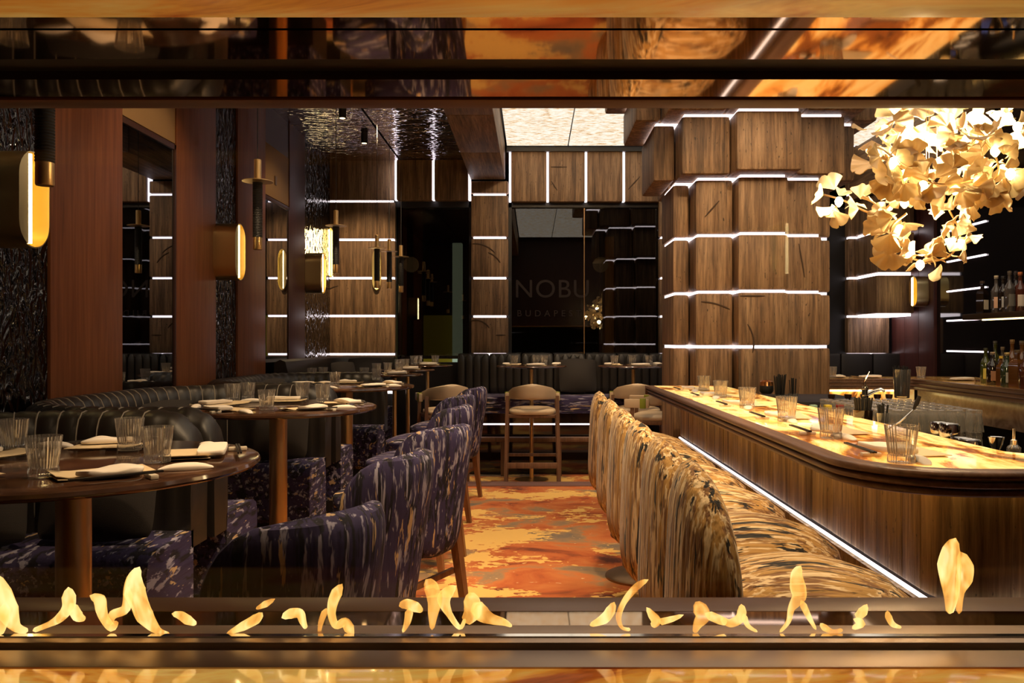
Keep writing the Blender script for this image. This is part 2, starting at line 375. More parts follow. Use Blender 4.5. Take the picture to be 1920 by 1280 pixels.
# ------------------------------------------------------------------ floor, walls, ceilings
ZB = -.10                                             # sunk floor at the back
struct('floor', MB().box(-6, 6.5, -5, 8.12, -.12, 0), M['carpet'])
b = struct('floor_back', MB().box(-6, 6.5, 8.12, 12.6, -.3, ZB), M['carpet'])
st = struct('trim_1', MB().box(-1.05, 6.0, 8.12, 8.36, -.11, .008, .004), pbr('purple_brown_nosing', (.15, .075, .065), .5), 40)
YB = 10.2
struct('wall_back', MB().box(-3.6, -1.78, YB+.2, YB+.3, -.1, 4.3).box(-.83, -.28, YB+.12, YB+.3, -.1, 4.3).box(1.68, 6, YB+.12, YB+.3, -.1, 4.3).box(-3.6, 6, YB+.12, YB+.3, 3.2, 4.3).box(-3.6, 6, YB+.12, YB+.3, -.1, 1.2), M['black'])
back = thing('wall_back_cladding'); back['kind'] = 'structure'
def block(parent, x0, x1, y0, y1, z0, z1, mt='trav', bev=.022, name='stone_block'):
    c = Vector(((x0+x1)/2, (y0+y1)/2, (z0+z1)/2)); w_, d_, h_ = x1-x0, y1-y0, z1-z0
    return obj(name, MB().box(-w_/2, w_/2, -d_/2, d_/2, -h_/2, h_/2, bev), M[mt], parent, c)
def led(parent, x0, x1, y0, y1, z0, z1, mt='led'): return block(parent, x0, x1, y0, y1, z0, z1, mt, 0, 'light_strip')
def ZP(py, D): return EYE-(py-VY)*D/F
def XP(px, D): return (px-VX)*D/F
LV = [ZP(y, YB) for y in (664, 593, 521, 445, 364)]   # heights of the light joints on the back wall
def carve(parent, pts, y, r=.009):                     # engraved stroke: shallow dark groove on a face looking at the camera
    return obj('carved_stroke', MB().tube([(x, y, z) for x, z in pts], [r*.5]+[r]*(len(pts)-2)+[r*.4], 6), M['carve'], parent)
def arc(cx, cz, r, a0, a1, n=8): return [(cx+r*math.cos(R(a0+(a1-a0)*i/n)), cz+r*math.sin(R(a0+(a1-a0)*i/n))) for i in range(n+1)]
# centre-left pier, right pier
def pier(px0, px1, D, lv, top, widen=None):
    x0, x1 = XP(px0, D), XP(px1, D)
    for i, z in enumerate(lv):
        zt = lv[i+1] if i+1 < len(lv) else top
        a, b_ = (x0, x1)
        block(back, a, b_, D, D+.12, z+.013, zt-.013); led(back, a+.03, b_-.03, D+.03, D+.12, z-.011, z+.011)
    block(back, x0, x1, D, D+.12, .5, lv[0]-.013)
pier(883, 953, YB, LV, 3.53); pier(1236, 1262, YB, LV, 3.25); pier(1590, 1668, YB, LV, 3.9)
carve(back, arc(XP(890, YB), ZP(470, YB)-.25, .34, 95, 40), YB-.001); carve(back, arc(XP(892, YB), ZP(612, YB)-.12, .2, 110, 30), YB-.001)
carve(back, [(XP(930, YB), ZP(628, YB)), (XP(940, YB), ZP(628, YB)), (XP(948, YB), ZP(628, YB))], YB-.001)
carve(back, arc(XP(900, YB), ZP(500, YB)-.1, .3, 70, 30), YB-.001)
# frieze of upright blocks over the window, lit joints between them
fz0, fz1 = ZP(378, YB), ZP(281, YB)
def frieze(pxs, D, z0, z1):
    for a, c in zip(pxs[:-1], pxs[1:]):
        block(back, XP(a, D)+.014, XP(c, D)-.014, D, D+.12, z0, z1)
    for a in pxs: led(back, XP(a, D)-.012, XP(a, D)+.012, D+.02 if D > YB else D+.035, D+.12, z0+.01, z1)
frieze([956, 1027, 1099, 1170, 1242], YB, fz0, fz1); frieze([1603, 1672, 1740, 1810], YB, fz0, fz1+.1)
carve(back, [(XP(1033, YB), ZP(313, YB)), (XP(1048, YB), ZP(313, YB)), (XP(1063, YB), ZP(313, YB))], YB-.001)
carve(back, [(XP(1178, YB), ZP(355, YB)), (XP(1189, YB), ZP(343, YB)), (XP(1200, YB), ZP(331, YB))], YB-.001)
carve(back, [(XP(1034, YB), ZP(340, YB)), (XP(1040, YB), ZP(350, YB)), (XP(1045, YB), ZP(357, YB))], YB-.001)
frieze([741, 812, 880], YB-.03, ZP(376, YB), ZP(300, YB))
# left wing of broad slabs
DW = YB+.1; xw0, xw1 = XP(574, DW), XP(741, DW)
LW = [ZP(y, DW) for y in (664, 592, 521, 449, 377)]
for i, z in enumerate(LW):
    zt = LW[i+1] if i+1 < 5 else 3.84
    block(back, xw0, xw1, DW, DW+.1, z+.013, zt-.013); led(back, xw0-.05, xw1-.02, DW+.02, DW+.1, z-.011, z+.011)
block(back, xw0, xw1, DW, DW+.1, .5, LW[0]-.013)
carve(back, arc(XP(640, DW)+.02, ZP(570, DW)-.1, .34, 100, 170), DW-.001)
# stone beam over the pier, luminous ceiling, lacquer ceiling
bm_ = thing('ceiling_beam'); bm_['kind'] = 'structure'
for i in range(6): block(bm_, -.80, -.36, 1.5+1.45*i, 1.5+1.45*(i+1)-.012, 3.53, 4.0, 'trav_y', .012)
cl = struct('ceiling', MB().box(-3.2, 6.3, .8, 12.6, 4.12, 4.3), M['black'])
rows = [10.1, 9.5, 8.72, 7.95, 7.18, 6.41, 5.64, 4.87, 4.1, 3.33, 2.56, 1.79]; cols = [-.34, .44, 1.42, 2.4, 3.38, 4.36]
lp = {}
for y1, y0 in zip(rows[:-1], rows[1:]):
    for x0, x1 in zip(cols[:-1], cols[1:]):
        k = (round(x1-x0, 3), round(y1-y0, 3))
        if k not in lp: lp[k] = mesh('luminous_panel', MB().box(-k[0]/2+.008, k[0]/2-.008, -k[1]/2+.006, k[1]/2-.006, -.01, .01), M['panel'], 0)
        o = obj('luminous_panel', lp[k], None, cl, ((x0+x1)/2, (y0+y1)/2, 3.95))
struct('trim_2', MB().box(-.34, 4.4, YB-.05, YB+.02, 3.885, 3.94), M['black'])
lq = struct('ceiling_left', MB().box(-2.66, -.8, .9, YB+.25, 3.82, 4.0), M['black'])
for i in range(4):
    for j in range(2):
        obj('lacquer_panel', MB().box(-.455, .455, -1.13, 1.13, -.01, .01), M['lacquer'], lq, (-2.18+.935*j, 2.3+2.28*i+.6, 3.805), smooth=0)
# ------------------------------------------------------------------ left wall: pilasters, hammered panels, mirrors
XL, XPIL = -2.63, -2.60
struct('wall_left', MB().box(XL-.3, XL-.02, .9, YB+.3, -.1, 4.2), M['wood_dark'])
lw = thing('wall_left_cladding'); lw['kind'] = 'structure'
def DL(px, x=XPIL): return x*F/(px-VX)
for a, c in ((95, 230), (331, 405), (446, 498), (543, 572)):
    block(lw, XL, XPIL, DL(a), DL(c), -.1, 4.1, 'wood_red' if c < 500 else 'maroon', .004, 'pilaster')
block(lw, XL, XPIL, 2.0, 3.35, -.1, 4.1, 'wood_red', .004, 'pilaster')
for a, c in ((3.35, DL(95)), (DL(405), DL(446)), (DL(572), YB+.1)):
    n_ = 40; m_ = MB()
    obj('hammered_panel', MB().box(XL-.01, XL+.012, a, c, -.1, 4.1), M['hammer'], lw, smooth=0)
for n_, (a, c) in enumerate(((230, 331), (498, 543))):
    y0, y1 = DL(a), DL(c)
    mr = obj('tall_smoked_mirror', MB().box(XL-.01, XL+.02, y0, y1, 1.0, 2.86), M['mirror_dk'], lw, smooth=0)
    obj('mirror_frame', MB().box(XL, XL+.03, y1-.03, y1, 1.0, 2.9, .004).box(XL, XL+.03, y0, y1, 2.86, 2.9, .004), M['wood_dark'], mr)
    tp = block(lw, XL, XL+.02, y0, y1, 2.91, 3.42 if n_ else 4.1, 'tan', .003, 'upholstered_panel')
    yc = y0+(y1-y0)*.42
    obj('wall_plate', MB().box(XL+.021, XL+.03, yc-.03, yc+.03, 3.05, 3.14, .006), M['bronze'], lw)
    if n_: block(lw, XL, XL+.02, y0, y1, 3.42, 4.1, 'wood_dark', 0, 'header_panel')

# ------------------------------------------------------------------ right-hand side walls
XR = 4.62
struct('wall_right', MB().box(XR, XR+.2, .9, YB+.3, -.1, 4.2), M['blackgl'])
rw = thing('wall_right_cladding'); rw['kind'] = 'structure'
for i in range(3): block(rw, XR-.04, XR, XR*F/(1757-VX)+.36*i, XR*F/(1757-VX)+.36*(i+1)-.006, -.1, 4.1, 'maroon', .003, 'wood_panel')
for y in (421, 482, 541, 599, 659):
    led(rw, XR-.02, XR, XR*F/(1850-VX), XR*F/(1778-VX), ZP(y, 8.4)-.008, ZP(y, 8.4)+.008)  # reflections of light joints in the black wall, built as glowing strips
block(rw, XR-.6, XR, 8.0, 9.0, 3.25, 3.9, 'trav_y', .02); block(rw, XR-.6, XR, 9.02, YB, 3.25, 3.9, 'trav_y', .02)
for i in range(1, 5): block(rw, 4.1, 4.55, 9.55, YB, LV[i]+.018, (LV[i+1] if i < 4 else 3.25)-.018, 'trav'); led(rw, 4.13, 4.52, 9.58, YB-.02, LV[i]-.016, LV[i]+.016)

# ------------------------------------------------------------------ back windows
def window(n, px0, px1, py0, py1, mull):
    x0, x1, z0, z1 = XP(px0, YB), XP(px1, YB), ZP(py1, YB), ZP(py0, YB); y = YB+.16
    wo = struct('window_%d' % n, MB().box(x0, x1, y+.012, y+.02, z0, z1), M['winglass'])
    fr = MB().box(x0-.02, x0+.02, y-.02, y+.03, z0, z1).box(x1-.02, x1+.02, y-.02, y+.03, z0, z1).box(x0, x1, y-.02, y+.03, z0-.02, z0+.02).box(x0, x1, y-.02, y+.03, z1-.02, z1+.02)
    obj('window_frame', fr, M['blackgl'], wo, smooth=0)
    for q in mull: obj('mullion', MB().box(XP(q, YB)-.005, XP(q, YB)+.005, y, y+.03, z0, z1), M['bronze'], wo, smooth=0)
    return wo
w1 = window(1, 746, 882, 378, 670, ()); w2 = window(2, 953, 1240, 380, 670, (1097,))
struct('wall_beyond', MB().box(-3.6, 3.2, 12.3, 12.5, -.1, 4.2), M['black'])
# raised lettering, faintly seen on the big pane
def text(s, size, loc, mt, parent):
    cu = bpy.data.curves.new('lettering', 'FONT'); cu.body = s; cu.size = size; cu.align_x = 'CENTER'; cu.extrude = .002; cu.space_character = 1.08
    t = bpy.data.objects.new('lettering', cu); col.objects.link(t); bpy.context.view_layer.update()
    me = bpy.data.meshes.new_from_object(t.evaluated_get(bpy.context.evaluated_depsgraph_get())); bpy.data.objects.remove(t)
    me.materials.clear(); me.materials.append(mt); o = bpy.data.objects.new('lettering', me); col.objects.link(o); o.location = loc; o.rotation_euler = (math.pi/2, 0, 0); o.parent = parent; return o
mt_let = pbr('faint_lettering', (.008, .004, .003), .8, emit=(.05, .02, .012), es=.09)
text('NOBU', .33, (XP(1036, YB), YB+.168, ZP(556, YB)), mt_let, w2); text('B U D A P E S T', .115, (XP(1030, YB), YB+.168, ZP(592, YB)), mt_let, w2)
# things beyond the windows
DO = 11.4
tag(obj('light_column', MB().box(XP(848, DO), XP(866, DO), DO, DO+.15, ZP(700, DO), ZP(455, DO), .01), pbr('pale_green_glow', (.3, .4, .3), .6, emit=(.42, .55, .42), es=.6)), 'tall pale green lit column beyond the dark back window', 'column')
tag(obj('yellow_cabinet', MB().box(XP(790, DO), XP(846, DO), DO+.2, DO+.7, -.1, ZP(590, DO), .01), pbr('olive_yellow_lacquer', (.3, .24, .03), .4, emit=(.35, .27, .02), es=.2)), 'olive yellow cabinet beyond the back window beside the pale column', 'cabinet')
gm = pbr('woven_globe', (.4, .28, .14), .7, emit=(.5, .33, .15), es=.16)
for px, ttl in ((771, 'round woven globe pendant beyond the narrow back window'), (1126, 'round woven globe pendant beyond the wide lettered window')):
    t = thing('globe_pendant', P(px, 496, DO), 0, ttl, 'lamp', 'woven globe pendants')
    obj('globe', MB().lathe([(.11*math.sin(math.pi*i/12)+.002, -.11*math.cos(math.pi*i/12)) for i in range(13)], 20), gm, t); obj('cord', MB().tube([(0, 0, .1), (0, 0, 1.9)], .004, 5), M['black'], t)
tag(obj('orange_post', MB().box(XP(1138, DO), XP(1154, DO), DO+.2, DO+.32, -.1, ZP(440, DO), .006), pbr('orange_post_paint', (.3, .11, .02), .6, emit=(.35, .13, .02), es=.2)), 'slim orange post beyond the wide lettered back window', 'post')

# ------------------------------------------------------------------ the great stone column inside the bar
CX, CY = 1.87, 7.15
colm = thing('stone_column', (CX, CY, 0)); colm['kind'] = 'structure'
def plan(s, k=0.):
    return [(-.21*s+k, .21*s-k, -.65*s+k, .65*s-k), (-.53*s+k, -.21*s+k, -.52*s+k, .52*s-k), (.21*s-k, .53*s-k, -.52*s+k, .52*s-k), (-.68*s+k, -.53*s+k, -.30*s+k, .30*s-k), (.53*s-k, .68*s-k, -.30*s+k, .30*s-k)]
tiers = [(0, .5, 1.), (.53, .95, 1.), (.98, 1.41, 1.), (1.442, 1.865, 1.), (1.895, 2.335, 1.), (2.365, 2.805, 1.), (2.835, 3.295, 1.26), (3.325, 3.62, 1.5), (3.65, 4.1, 1.75)]
tiers = [(a-.006, b_+.006, c) for a, b_, c in tiers]
for i, (z0, z1, s) in enumerate(tiers):
    for j, (x0, x1, y0, y1) in enumerate(plan(s)):
        g = .004
        if j == 0:
            for a, c in ((y0, -.2*s), (.2*s, y1)): block(colm, x0+g, x1-g, a, c, z0, z1, 'trav', .03)
        elif j < 3:
            for a, c in ((y0, -.04*s), (.04*s, y1)): block(colm, x0+g, x1-g, a, c, z0, z1, 'trav', .03)
        else: block(colm, x0+g, x1-g, y0, y1, z0, z1, 'trav', .03)
    if i >= 2 and i < len(tiers)-1:
        m_ = MB(); zz = z1; s2 = min(s, tiers[i+1][2])
        for q in plan(s2, .028): m_.box(*q, zz-.002, tiers[i+1][0]+.002)
        obj('light_strip', m_, M['led'], colm, smooth=0)
obj('core', MB().box(-.4, .4, -.4, .4, 0, 4.1), M['black'], colm, smooth=0)
yf = -.652
def cv(pts): obj('carved_stroke', MB().tube([(x, y, z) for x, y, z in pts], [.003]+[.007]*(len(pts)-2)+[.003], 6), M['carve'], colm)
cv([(x, -.522, z) for x, z in arc(-.5, 1.25, .55, 88, 62)]); cv([(x, yf, z) for x, z in arc(-.36, 1.45, .28, 35, -15)]); cv([(-.19+.05*i, yf, 1.84) for i in range(5)])
cv([(-.45+.04*i, -.522, 2.5+.045*i) for i in range(4)]); cv([(.33+.012*i, -.522, 2.28-.07*i) for i in range(5)])

# ------------------------------------------------------------------ near fireplace wall with its see-through opening
ZT, ZH = 1.84, 1.0
def Dm(py): return F*(ZT-EYE)/(VY-py)                 # depth where the lining over the fire is seen
def Db(py): return F*(EYE-ZH)/(py-VY)                 # depth where the hearth is seen
wf = struct('wall_front', MB().box(-3.2, 6.3, .8, 1.25, ZT+.02, 4.2).box(-3.2, 6.3, .8, 1.45, 0, ZH-.08).box(-3.2, -1.6, .8, 1.27, ZH-.08, ZT+.02).box(1.6, 6.3, .8, 1.27, ZH-.08, ZT+.02), M['wood_dark'])
fp = thing('see_through_fireplace', (0, 1.25, 0), 0, 'long see-through gas fireplace with bronze lined chamber and onyx hearth', 'fireplace')
def fpart(name, y0, y1, z0, z1, mt, bev=0.002, x=1.6):
    return obj(name, MB().box(-x, x, y0-1.25, y1-1.25, z0, z1, bev), M[mt] if isinstance(mt, str) else mt, fp, smooth=40 if bev else 0)
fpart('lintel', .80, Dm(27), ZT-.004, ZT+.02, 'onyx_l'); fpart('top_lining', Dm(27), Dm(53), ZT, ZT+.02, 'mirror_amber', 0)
fpart('top_lining', Dm(57), Dm(111), ZT, ZT+.02, 'mirror_amber', 0); fpart('top_slot', Dm(111), Dm(149), ZT+.012, ZT+.02, 'blackmat', 0)
fpart('top_lining', Dm(149), Dm(184), ZT, ZT+.02, 'mirror_amber', 0); fpart('front_trim', Dm(184), 1.2615, ZT-.003, ZT+.02, 'lip')
fpart('far_ledge', Db(1145), Db(1119), ZH-.02, ZH, 'ledge'); fpart('mirror_strip', Db(1172), Db(1145), ZH-.02, ZH-.001, 'mirror_amber', 0)
fpart('burner_tray', Db(1205), Db(1172), ZH-.03, ZH+.001, 'steel_tan', .003); fpart('bottom_slot', Db(1218), Db(1205), ZH-.05, ZH-.03, 'blackmat', 0)
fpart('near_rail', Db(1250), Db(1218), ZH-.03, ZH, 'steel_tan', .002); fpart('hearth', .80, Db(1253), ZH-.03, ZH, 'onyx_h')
fpart('burner_slot', Db(1196), Db(1191), ZH+.001, ZH+.003, M['chrome'], 0)
fpart('glass_pane', Db(1212)-.003, Db(1212)+.003, ZH-.03, 1.839, 'pane', 0)

# ------------------------------------------------------------------ bar: body, counter, stools
def cpath(x0, y0, x1, y1, r, n=10): pass
XF, ZBAR = .90, 1.115
def rounded(pts, rr, n=8):
    out = []
    for i, p in enumerate(pts):
        p = Vector(p)
        if 0 < i < len(pts)-1 and rr[i] > 0:
            a = (Vector(pts[i-1])-p).normalized(); b_ = (Vector(pts[i+1])-p).normalized(); r = rr[i]
            ang = a.angle(b_); t = r/math.tan(ang/2); c = p+(a+b_).normalized()*(r/math.sin(ang/2))
            s0 = p+a*t; s1 = p+b_*t; v0 = s0-c; v1 = s1-c
            a0 = math.atan2(v0.y, v0.x); a1 = math.atan2(v1.y, v1.x); da = (a1-a0+math.pi) % (2*math.pi)-math.pi
            for k in range(n+1): q = a0+da*k/n; out.append((c.x+r*math.cos(q), c.y+r*math.sin(q)))
        else: out.append((p.x, p.y))
    return out
outer = rounded([(XF, 6.42), (XF, 2.16), (4.2, 2.16)], [0, .34, 0], 12)
inner = rounded([(1.52, 6.42), (1.52, 2.53), (4.2, 2.53)], [0, .08, 0], 5)
bar = thing('bar_counter', (0, 0, 0), 0, 'L-shaped bar with glowing amber onyx top and stacked walnut edging', 'bar')
off = MB().sweep(outer, lambda i, s: [(-.035, 0)]*2).v[::2]
obj('onyx_top', MB().prism([(x, y) for x, y, z in off]+inner[::-1], ZBAR-.03, ZBAR), M['onyx'], bar, smooth=0)
def ridge(z0, z1, o0, dep=.06):
    h = (z1-z0)/2; zc = (z0+z1)/2
    return [(-o0+h*math.cos(a)-h if abs(a) < 1.7 else -o0-dep, zc+h*math.sin(a)) for a in [R(x) for x in (-90, -50, -20, 20, 50, 90)]]+[(-o0-dep, z1), (-o0-dep, z0)]
for z0, z1, o0 in ((ZBAR-.024, ZBAR+.002, 0), (ZBAR-.048, ZBAR-.026, .006), (ZBAR-.072, ZBAR-.05, .018)):
    obj('edge_moulding', MB().sweep(outer, lambda i, s: ridge(z0, z1, o0)), M['wood_nose'], bar)
obj('far_edge', MB().box(XF, 1.52, 6.42, 6.45, ZBAR-.07, ZBAR+.001, .006), M['wood_nose'], bar)
body = obj('bar_body', MB().prism(rounded([(1.2, 6.4), (1.2, 2.3), (4.2, 2.3)], [0, .1, 0])+[(4.2, 2.5), (1.5, 2.5), (1.5, 6.4)], 0, ZBAR-.05), M['black'], bar, smooth=0)
random.seed(4)
y = 6.38
while y > 2.45:
    wdt = random.choice((.16, .2, .24, .3)); y0 = max(2.42, y-wdt)
    for z0, z1, pr in ((.72, ZBAR-.066, .03), (.02, .69, .045)): block(bar, 1.2-pr+random.uniform(0, .008), 1.2, y0+.002, y, z0, z1, 'trav_bar', .004, 'stone_slab')
    y = y0
x = 1.32
while x < 4.1:
    wdt = random.choice((.18, .22, .28)); 
    for z0, z1, pr in ((.72, ZBAR-.066, .03), (.02, .69, .045)): block(bar, x, x+wdt-.002, 2.3-pr+random.uniform(0, .006), 2.3, z0, z1, 'trav_bar', .004, 'stone_slab')
    x += wdt
cor = rounded([(1.2, 2.42), (1.2, 2.3), (1.32, 2.3)], [0, .1, 0])
for z0, z1, pr in ((.72, ZBAR-.066, .028), (.02, .69, .043)): obj('stone_slab', MB().sweep(cor, lambda i, s: [(pr, z0), (pr, z1), (0, z1), (0, z0)]).warp(lambda a, b_, c: (a, b_, c)), M['trav_bar'], bar)
obj('light_strip', MB().sweep(rounded([(1.165, 6.38), (1.165, 2.262), (1.5, 2.262)], [0, .12, 0]), lambda i, s: [(.005, .701), (.005, .710), (-.006, .710), (-.006, .701)]), M['ledbar'], bar)

stool_y = [5.0, 4.34, 3.72, 3.15, 2.60, 2.08]
def make_gold_stool():
    t = thing('gold_bar_stool')
    # local: faces +X (towards the bar), origin on the floor under the seat
    seat = cushion(.58, .47, .64, .825, .085, 2.08).warp(lambda x, y, z: (x+.035, y, z-.015*max(0, x)/.26))
    obj('seat', seat, M['gold_w'], t); 
    obj('seat_piping', MB().loft([[(x*1.004+.03+q[0]*.0, y*1.004, .778+q) for x, y in sel(.52, .50, 3.2, 36)] for q in (-.005, 0.0, .005)] if False else [[(x*s+.035, y*s, z-.015*max(0, x)/.26) for x, y in sel(.58, .47, 2.08, 36)] for s, z in ((1.0, .788), (1.012, .794), (1.0, .800))], cap=False), M['gold_v'], t)
    bk = pillow(.46, .60, .14, 3.2, 22, 22, ntop=2.15)
    def wp(x, y, z):
        zz = z*1.03+.54; k = 1.15-.40*z/.60; c_ = -.325+.07*k+.025*(z/.6); cv_ = 1.1*x*x
        return (c_+cv_-y*k, x, zz)
    obj('backrest', bk.warp(wp), M['gold_v'], t)
    obj('pedestal', MB().lathe([(.035, .03), (.03, .06), (.03, .6), (.06, .62)], 16), M['bronze'], t)
    obj('base_plate', MB().lathe([(.21, 0), (.21, .012), (.19, .022), (.04, .035)], 28), M['bronze'], t)
    ring = [(.17*math.cos(2*math.pi*k/24), .17*math.sin(2*math.pi*k/24), .26) for k in range(25)]
    obj('footrest', MB().tube(ring, .009, 8).tube([(-.17, 0, .26), (.17, 0, .26)], .007, 6), M['bronze'], t)
    return t
gs = make_gold_stool()
for i, y in enumerate(stool_y):
    o = gs if i == 0 else dup(gs)
    o.location = (.66, y, 0); o.rotation_euler = (0, 0, R(random.uniform(-3, 3)))
    reg(o, 'cream and gold streaked upholstered bar stool', 'along the bar', 'bar stool', 'gold bar stools', 'y')

# ------------------------------------------------------------------ tumblers, table settings
def tumbler_mesh(): 
    pr = [(.030, .002), (.037, .004), (.0375, .022), (.0345, .028), (.036, .034), (.0405, .07), (.0455, .112), (.0440, .1125), (.038, .07), (.033, .034), (.031, .024), (.0, .024)]
    return mesh('ribbed_tumbler', MB().lathe(pr, 120, flute=.028, nf=30, cap1=False), M['glass'], 30)
TUM = tumbler_mesh()
def tumbler(loc, place, desc='clear ribbed glass tumbler', group='ribbed tumblers', rz=0, axis='x', s=1.):
    o = obj('glass_tumbler', TUM, None, None, loc, (0, 0, rz)); o.scale = (s, s, s); return reg(o, desc, place, 'tumbler', group, axis)
random.seed(11)
def wob(mb, amp, k): return mb.warp(lambda x, y, z: (x, y, z+amp*math.sin(k*x+1.3)*math.cos(k*.8*y)))
def grid_sheet(w_, d_, t_, nx=8, ny=5, fn=lambda u, v: 0):
    m = MB()
    for s in (0, 1):
        for j in range(ny+1):
            for i in range(nx+1): u, v = i/nx-.5, j/ny-.5; m.v.append((u*w_, v*d_, fn(u, v)+s*t_))
    n1 = (nx+1)*(ny+1)
    for j in range(ny):
        for i in range(nx):
            a = j*(nx+1)+i; q = (a, a+1, a+nx+2, a+nx+1); m.f.append(q[::-1]); m.f.append(tuple(k+n1 for k in q))
    rim = [i for i in range(nx+1)]+[(j+1)*(nx+1)+nx for j in range(ny)]+[ny*(nx+1)+i for i in range(nx-1, -1, -1)]+[j*(nx+1) for j in range(ny-1, 0, -1)]
    for a, b_ in zip(rim, rim[1:]+rim[:1]): m.f.append((a, b_, b_+n1, a+n1))
    return m
MENU = mesh('menu_sheet', grid_sheet(.25, .13, .002, fn=lambda u, v: .002+.010*(max(0, -u-.3)/.2)**1.5+.002*(v+.5)), M['paper'])
MENU2 = mesh('menu_sheet_lower', grid_sheet(.24, .125, .002, fn=lambda u, v: .001+.004*(max(0, -u-.3)/.2)), M['paper'])
NAP = mesh('folded_napkin', cushion(.20, .085, 0, .016, .003, 10, 40, .02).warp(lambda x, y, z: (x, y+.004*math.sin(14*x), z+.003*math.sin(22*x+y*30)*(z > .01))), M['white'])
NAP2 = mesh('crumpled_napkin', cushion(.16, .085, 0, .013, .006, 4, 28, .03).warp(lambda x, y, z: (x*(1+.15*math.sin(40*y)), y*(1+.25*math.sin(25*x)), max(0, z+.004*math.sin(48*x+20*y)*(z > .01)))), M['white'])
TOW = mesh('towel_packet', cushion(.15, .05, 0, .012, .008, 3.4, 28, .03).warp(lambda x, y, z: (x*1.0, y*(1-.25*abs(x)/.075), z*(1.0-.55*(abs(x)/.075)**3))), M['white'])
REST = mesh('chopstick_rest', MB().box(-.03, .03, -.011, .011, 0, .013, .004), M['ceramic'])
CHOP = mesh('chopsticks', MB().box(-.115, .115, -.007, -.001, 0, .006, .001).box(-.115, .115, .001, .007, 0, .006, .001), M['sleeve'])
def setting(c, z, a, r, place, grp, sc_=1., items='mntr', axis='x', jit=1.):
    """one place setting; a = direction from the table centre to the diner"""
    o_ = Vector((math.cos(a), math.sin(a))); t_ = Vector((-o_.y, o_.x)); rz = a-math.pi/2+math.pi
    def at(rr, tt, zz=0.): p = Vector(c)+o_*rr+t_*tt; return (p.x, p.y, z+zz)
    j = lambda k: random.uniform(-k, k)*jit
    if 'm' in items:
        m_ = thing('menu', at(r-.10, .0, .001), rz+j(.2)); obj('menu_sheet', MENU2, None, m_); obj('menu_sheet', MENU, None, m_, (0, .01, .003), (0, 0, j(.1)))
        reg(m_, 'cream paper menu', place, 'menu', grp+' menus', axis)
    if 'n' in items:
        reg(obj('napkin', NAP if random.random() < .8 else NAP2, None, None, at(r-.03, .01+j(.015), .0125), (0, 0, rz+j(.3))), 'folded white linen napkin', place, 'napkin', grp+' napkins', axis)
    if 't' in items:
        reg(obj('towel_packet', TOW, None, None, at(r-.04, .205+j(.006), .001), (0, 0, rz+j(.5))), 'wrapped white towel packet', place, 'towel', grp+' towel packets', axis)
    if 'r' in items:
        p = at(r+.05, .085, .0005); reg(obj('chopstick_rest', REST, None, None, p, (0, 0, rz+math.pi/2)), 'small white chopstick rest', place, 'chopstick rest', grp+' rests', axis)
        reg(obj('chopsticks', CHOP, None, None, at(r+.05, .0, .0145), (0, 0, rz)), 'pair of black chopsticks on their rest', place, 'chopsticks', grp+' chopsticks', axis)

def make_table(rad, z, leg_r=.05, thin=.028):
    t = thing('round_table')
    obj('tabletop', MB().lathe([(rad-.05, -thin), (rad-.012, -thin*.9), (rad, -thin*.5), (rad-.004, -.004), (rad-.012, 0)], 56, (0, 0, z)), M['tabletop'], t)
    obj('leg', MB().lathe([(leg_r, .03), (leg_r, z-thin)], 24), M['brass'], t)
    obj('collar', MB().lathe([(leg_r*2.6, z-thin-.02), (leg_r*2.6, z-thin)], 24), M['blackmat'], t)
    obj('base_plate', MB().lathe([(.26 if leg_r > .03 else .19, 0), (.26 if leg_r > .03 else .19, .015), (leg_r+.01, .03)], 32), M['brass'], t)
    return t
ZT1 = 1.097
TABLES = [((-1.425, 2.48), 'on the nearest booth table', 'nearest', .55), ((-1.47, 4.61), 'on the second booth table', 'second', .56), ((-1.585, 6.8), 'on the third booth table', 'third', .57)]
gl = [[(25, 848), (82, 893), (243, 845), (295, 868)], [(435, 753), (465, 750), (500, 769), (567, 750), (605, 754)], [(585, 711), (606, 709), (628, 722), (683, 710), (706, 713)]]
for (c, pl, nm, rd), gg in zip(TABLES, gl):
    t = make_table(rd, ZT1, .05); t.location = (c[0], c[1], 0); tag(t, f'round brown marble table on a brass post, {nm} in the booth row', 'table', 'booth tables')
    for px, py in gg:
        D = Dz(py, ZT1); tumbler((XP(px, D), D, ZT1), pl)
    for a in (-48, 22, 100, 168, 238): setting(c, ZT1, R(a), .43, pl, 'booth table')
# three smaller tables in the far left corner, two at the back bench
SM = [((-1.44, 8.30), 1.135, .30, 'on the first small corner table', [(706, 690), (727, 690), (748, 696)]), ((-1.40, 8.93), 1.16, .30, 'on the middle small corner table', [(748, 685), (760, 688)]), ((-1.26, 9.55), 1.19, .30, 'on the farthest corner table', [(776, 682), (785, 681), (816, 681)]),
      ((-.02, 9.04), 1.20, .40, 'on the centre back table', [(964, 681), (1005, 681), (1020, 681)]), ((1.13, 9.04), 1.20, .40, 'on the right back table', [(1152, 681), (1186, 681), (1217, 681)])]
names = ['small round corner table just behind the third booth', 'small round corner table, middle of the far left three', 'small round corner table farthest back by the dark window', 'small round table behind the centre walnut stool', 'small round table at back, left of the stone column']
for (c, z, rd, pl, gg), nm in zip(SM, names):
    t = make_table(rd, z+.1, .022, .022); t.location = (c[0], c[1], ZB); tag(t, nm, 'table', 'small back tables')
    for k, (px, py) in enumerate(gg):
        D = c[1]+(-.1, .12, .02)[k]; tumbler((XP(px, D), D, z), pl)
    for a in ((-80, 90) if c[0] < -1 else (-80, 0, 180)): setting(c, z, R(a), rd-.09, pl, 'back table', items='mn' if a != 0 else 'nt')

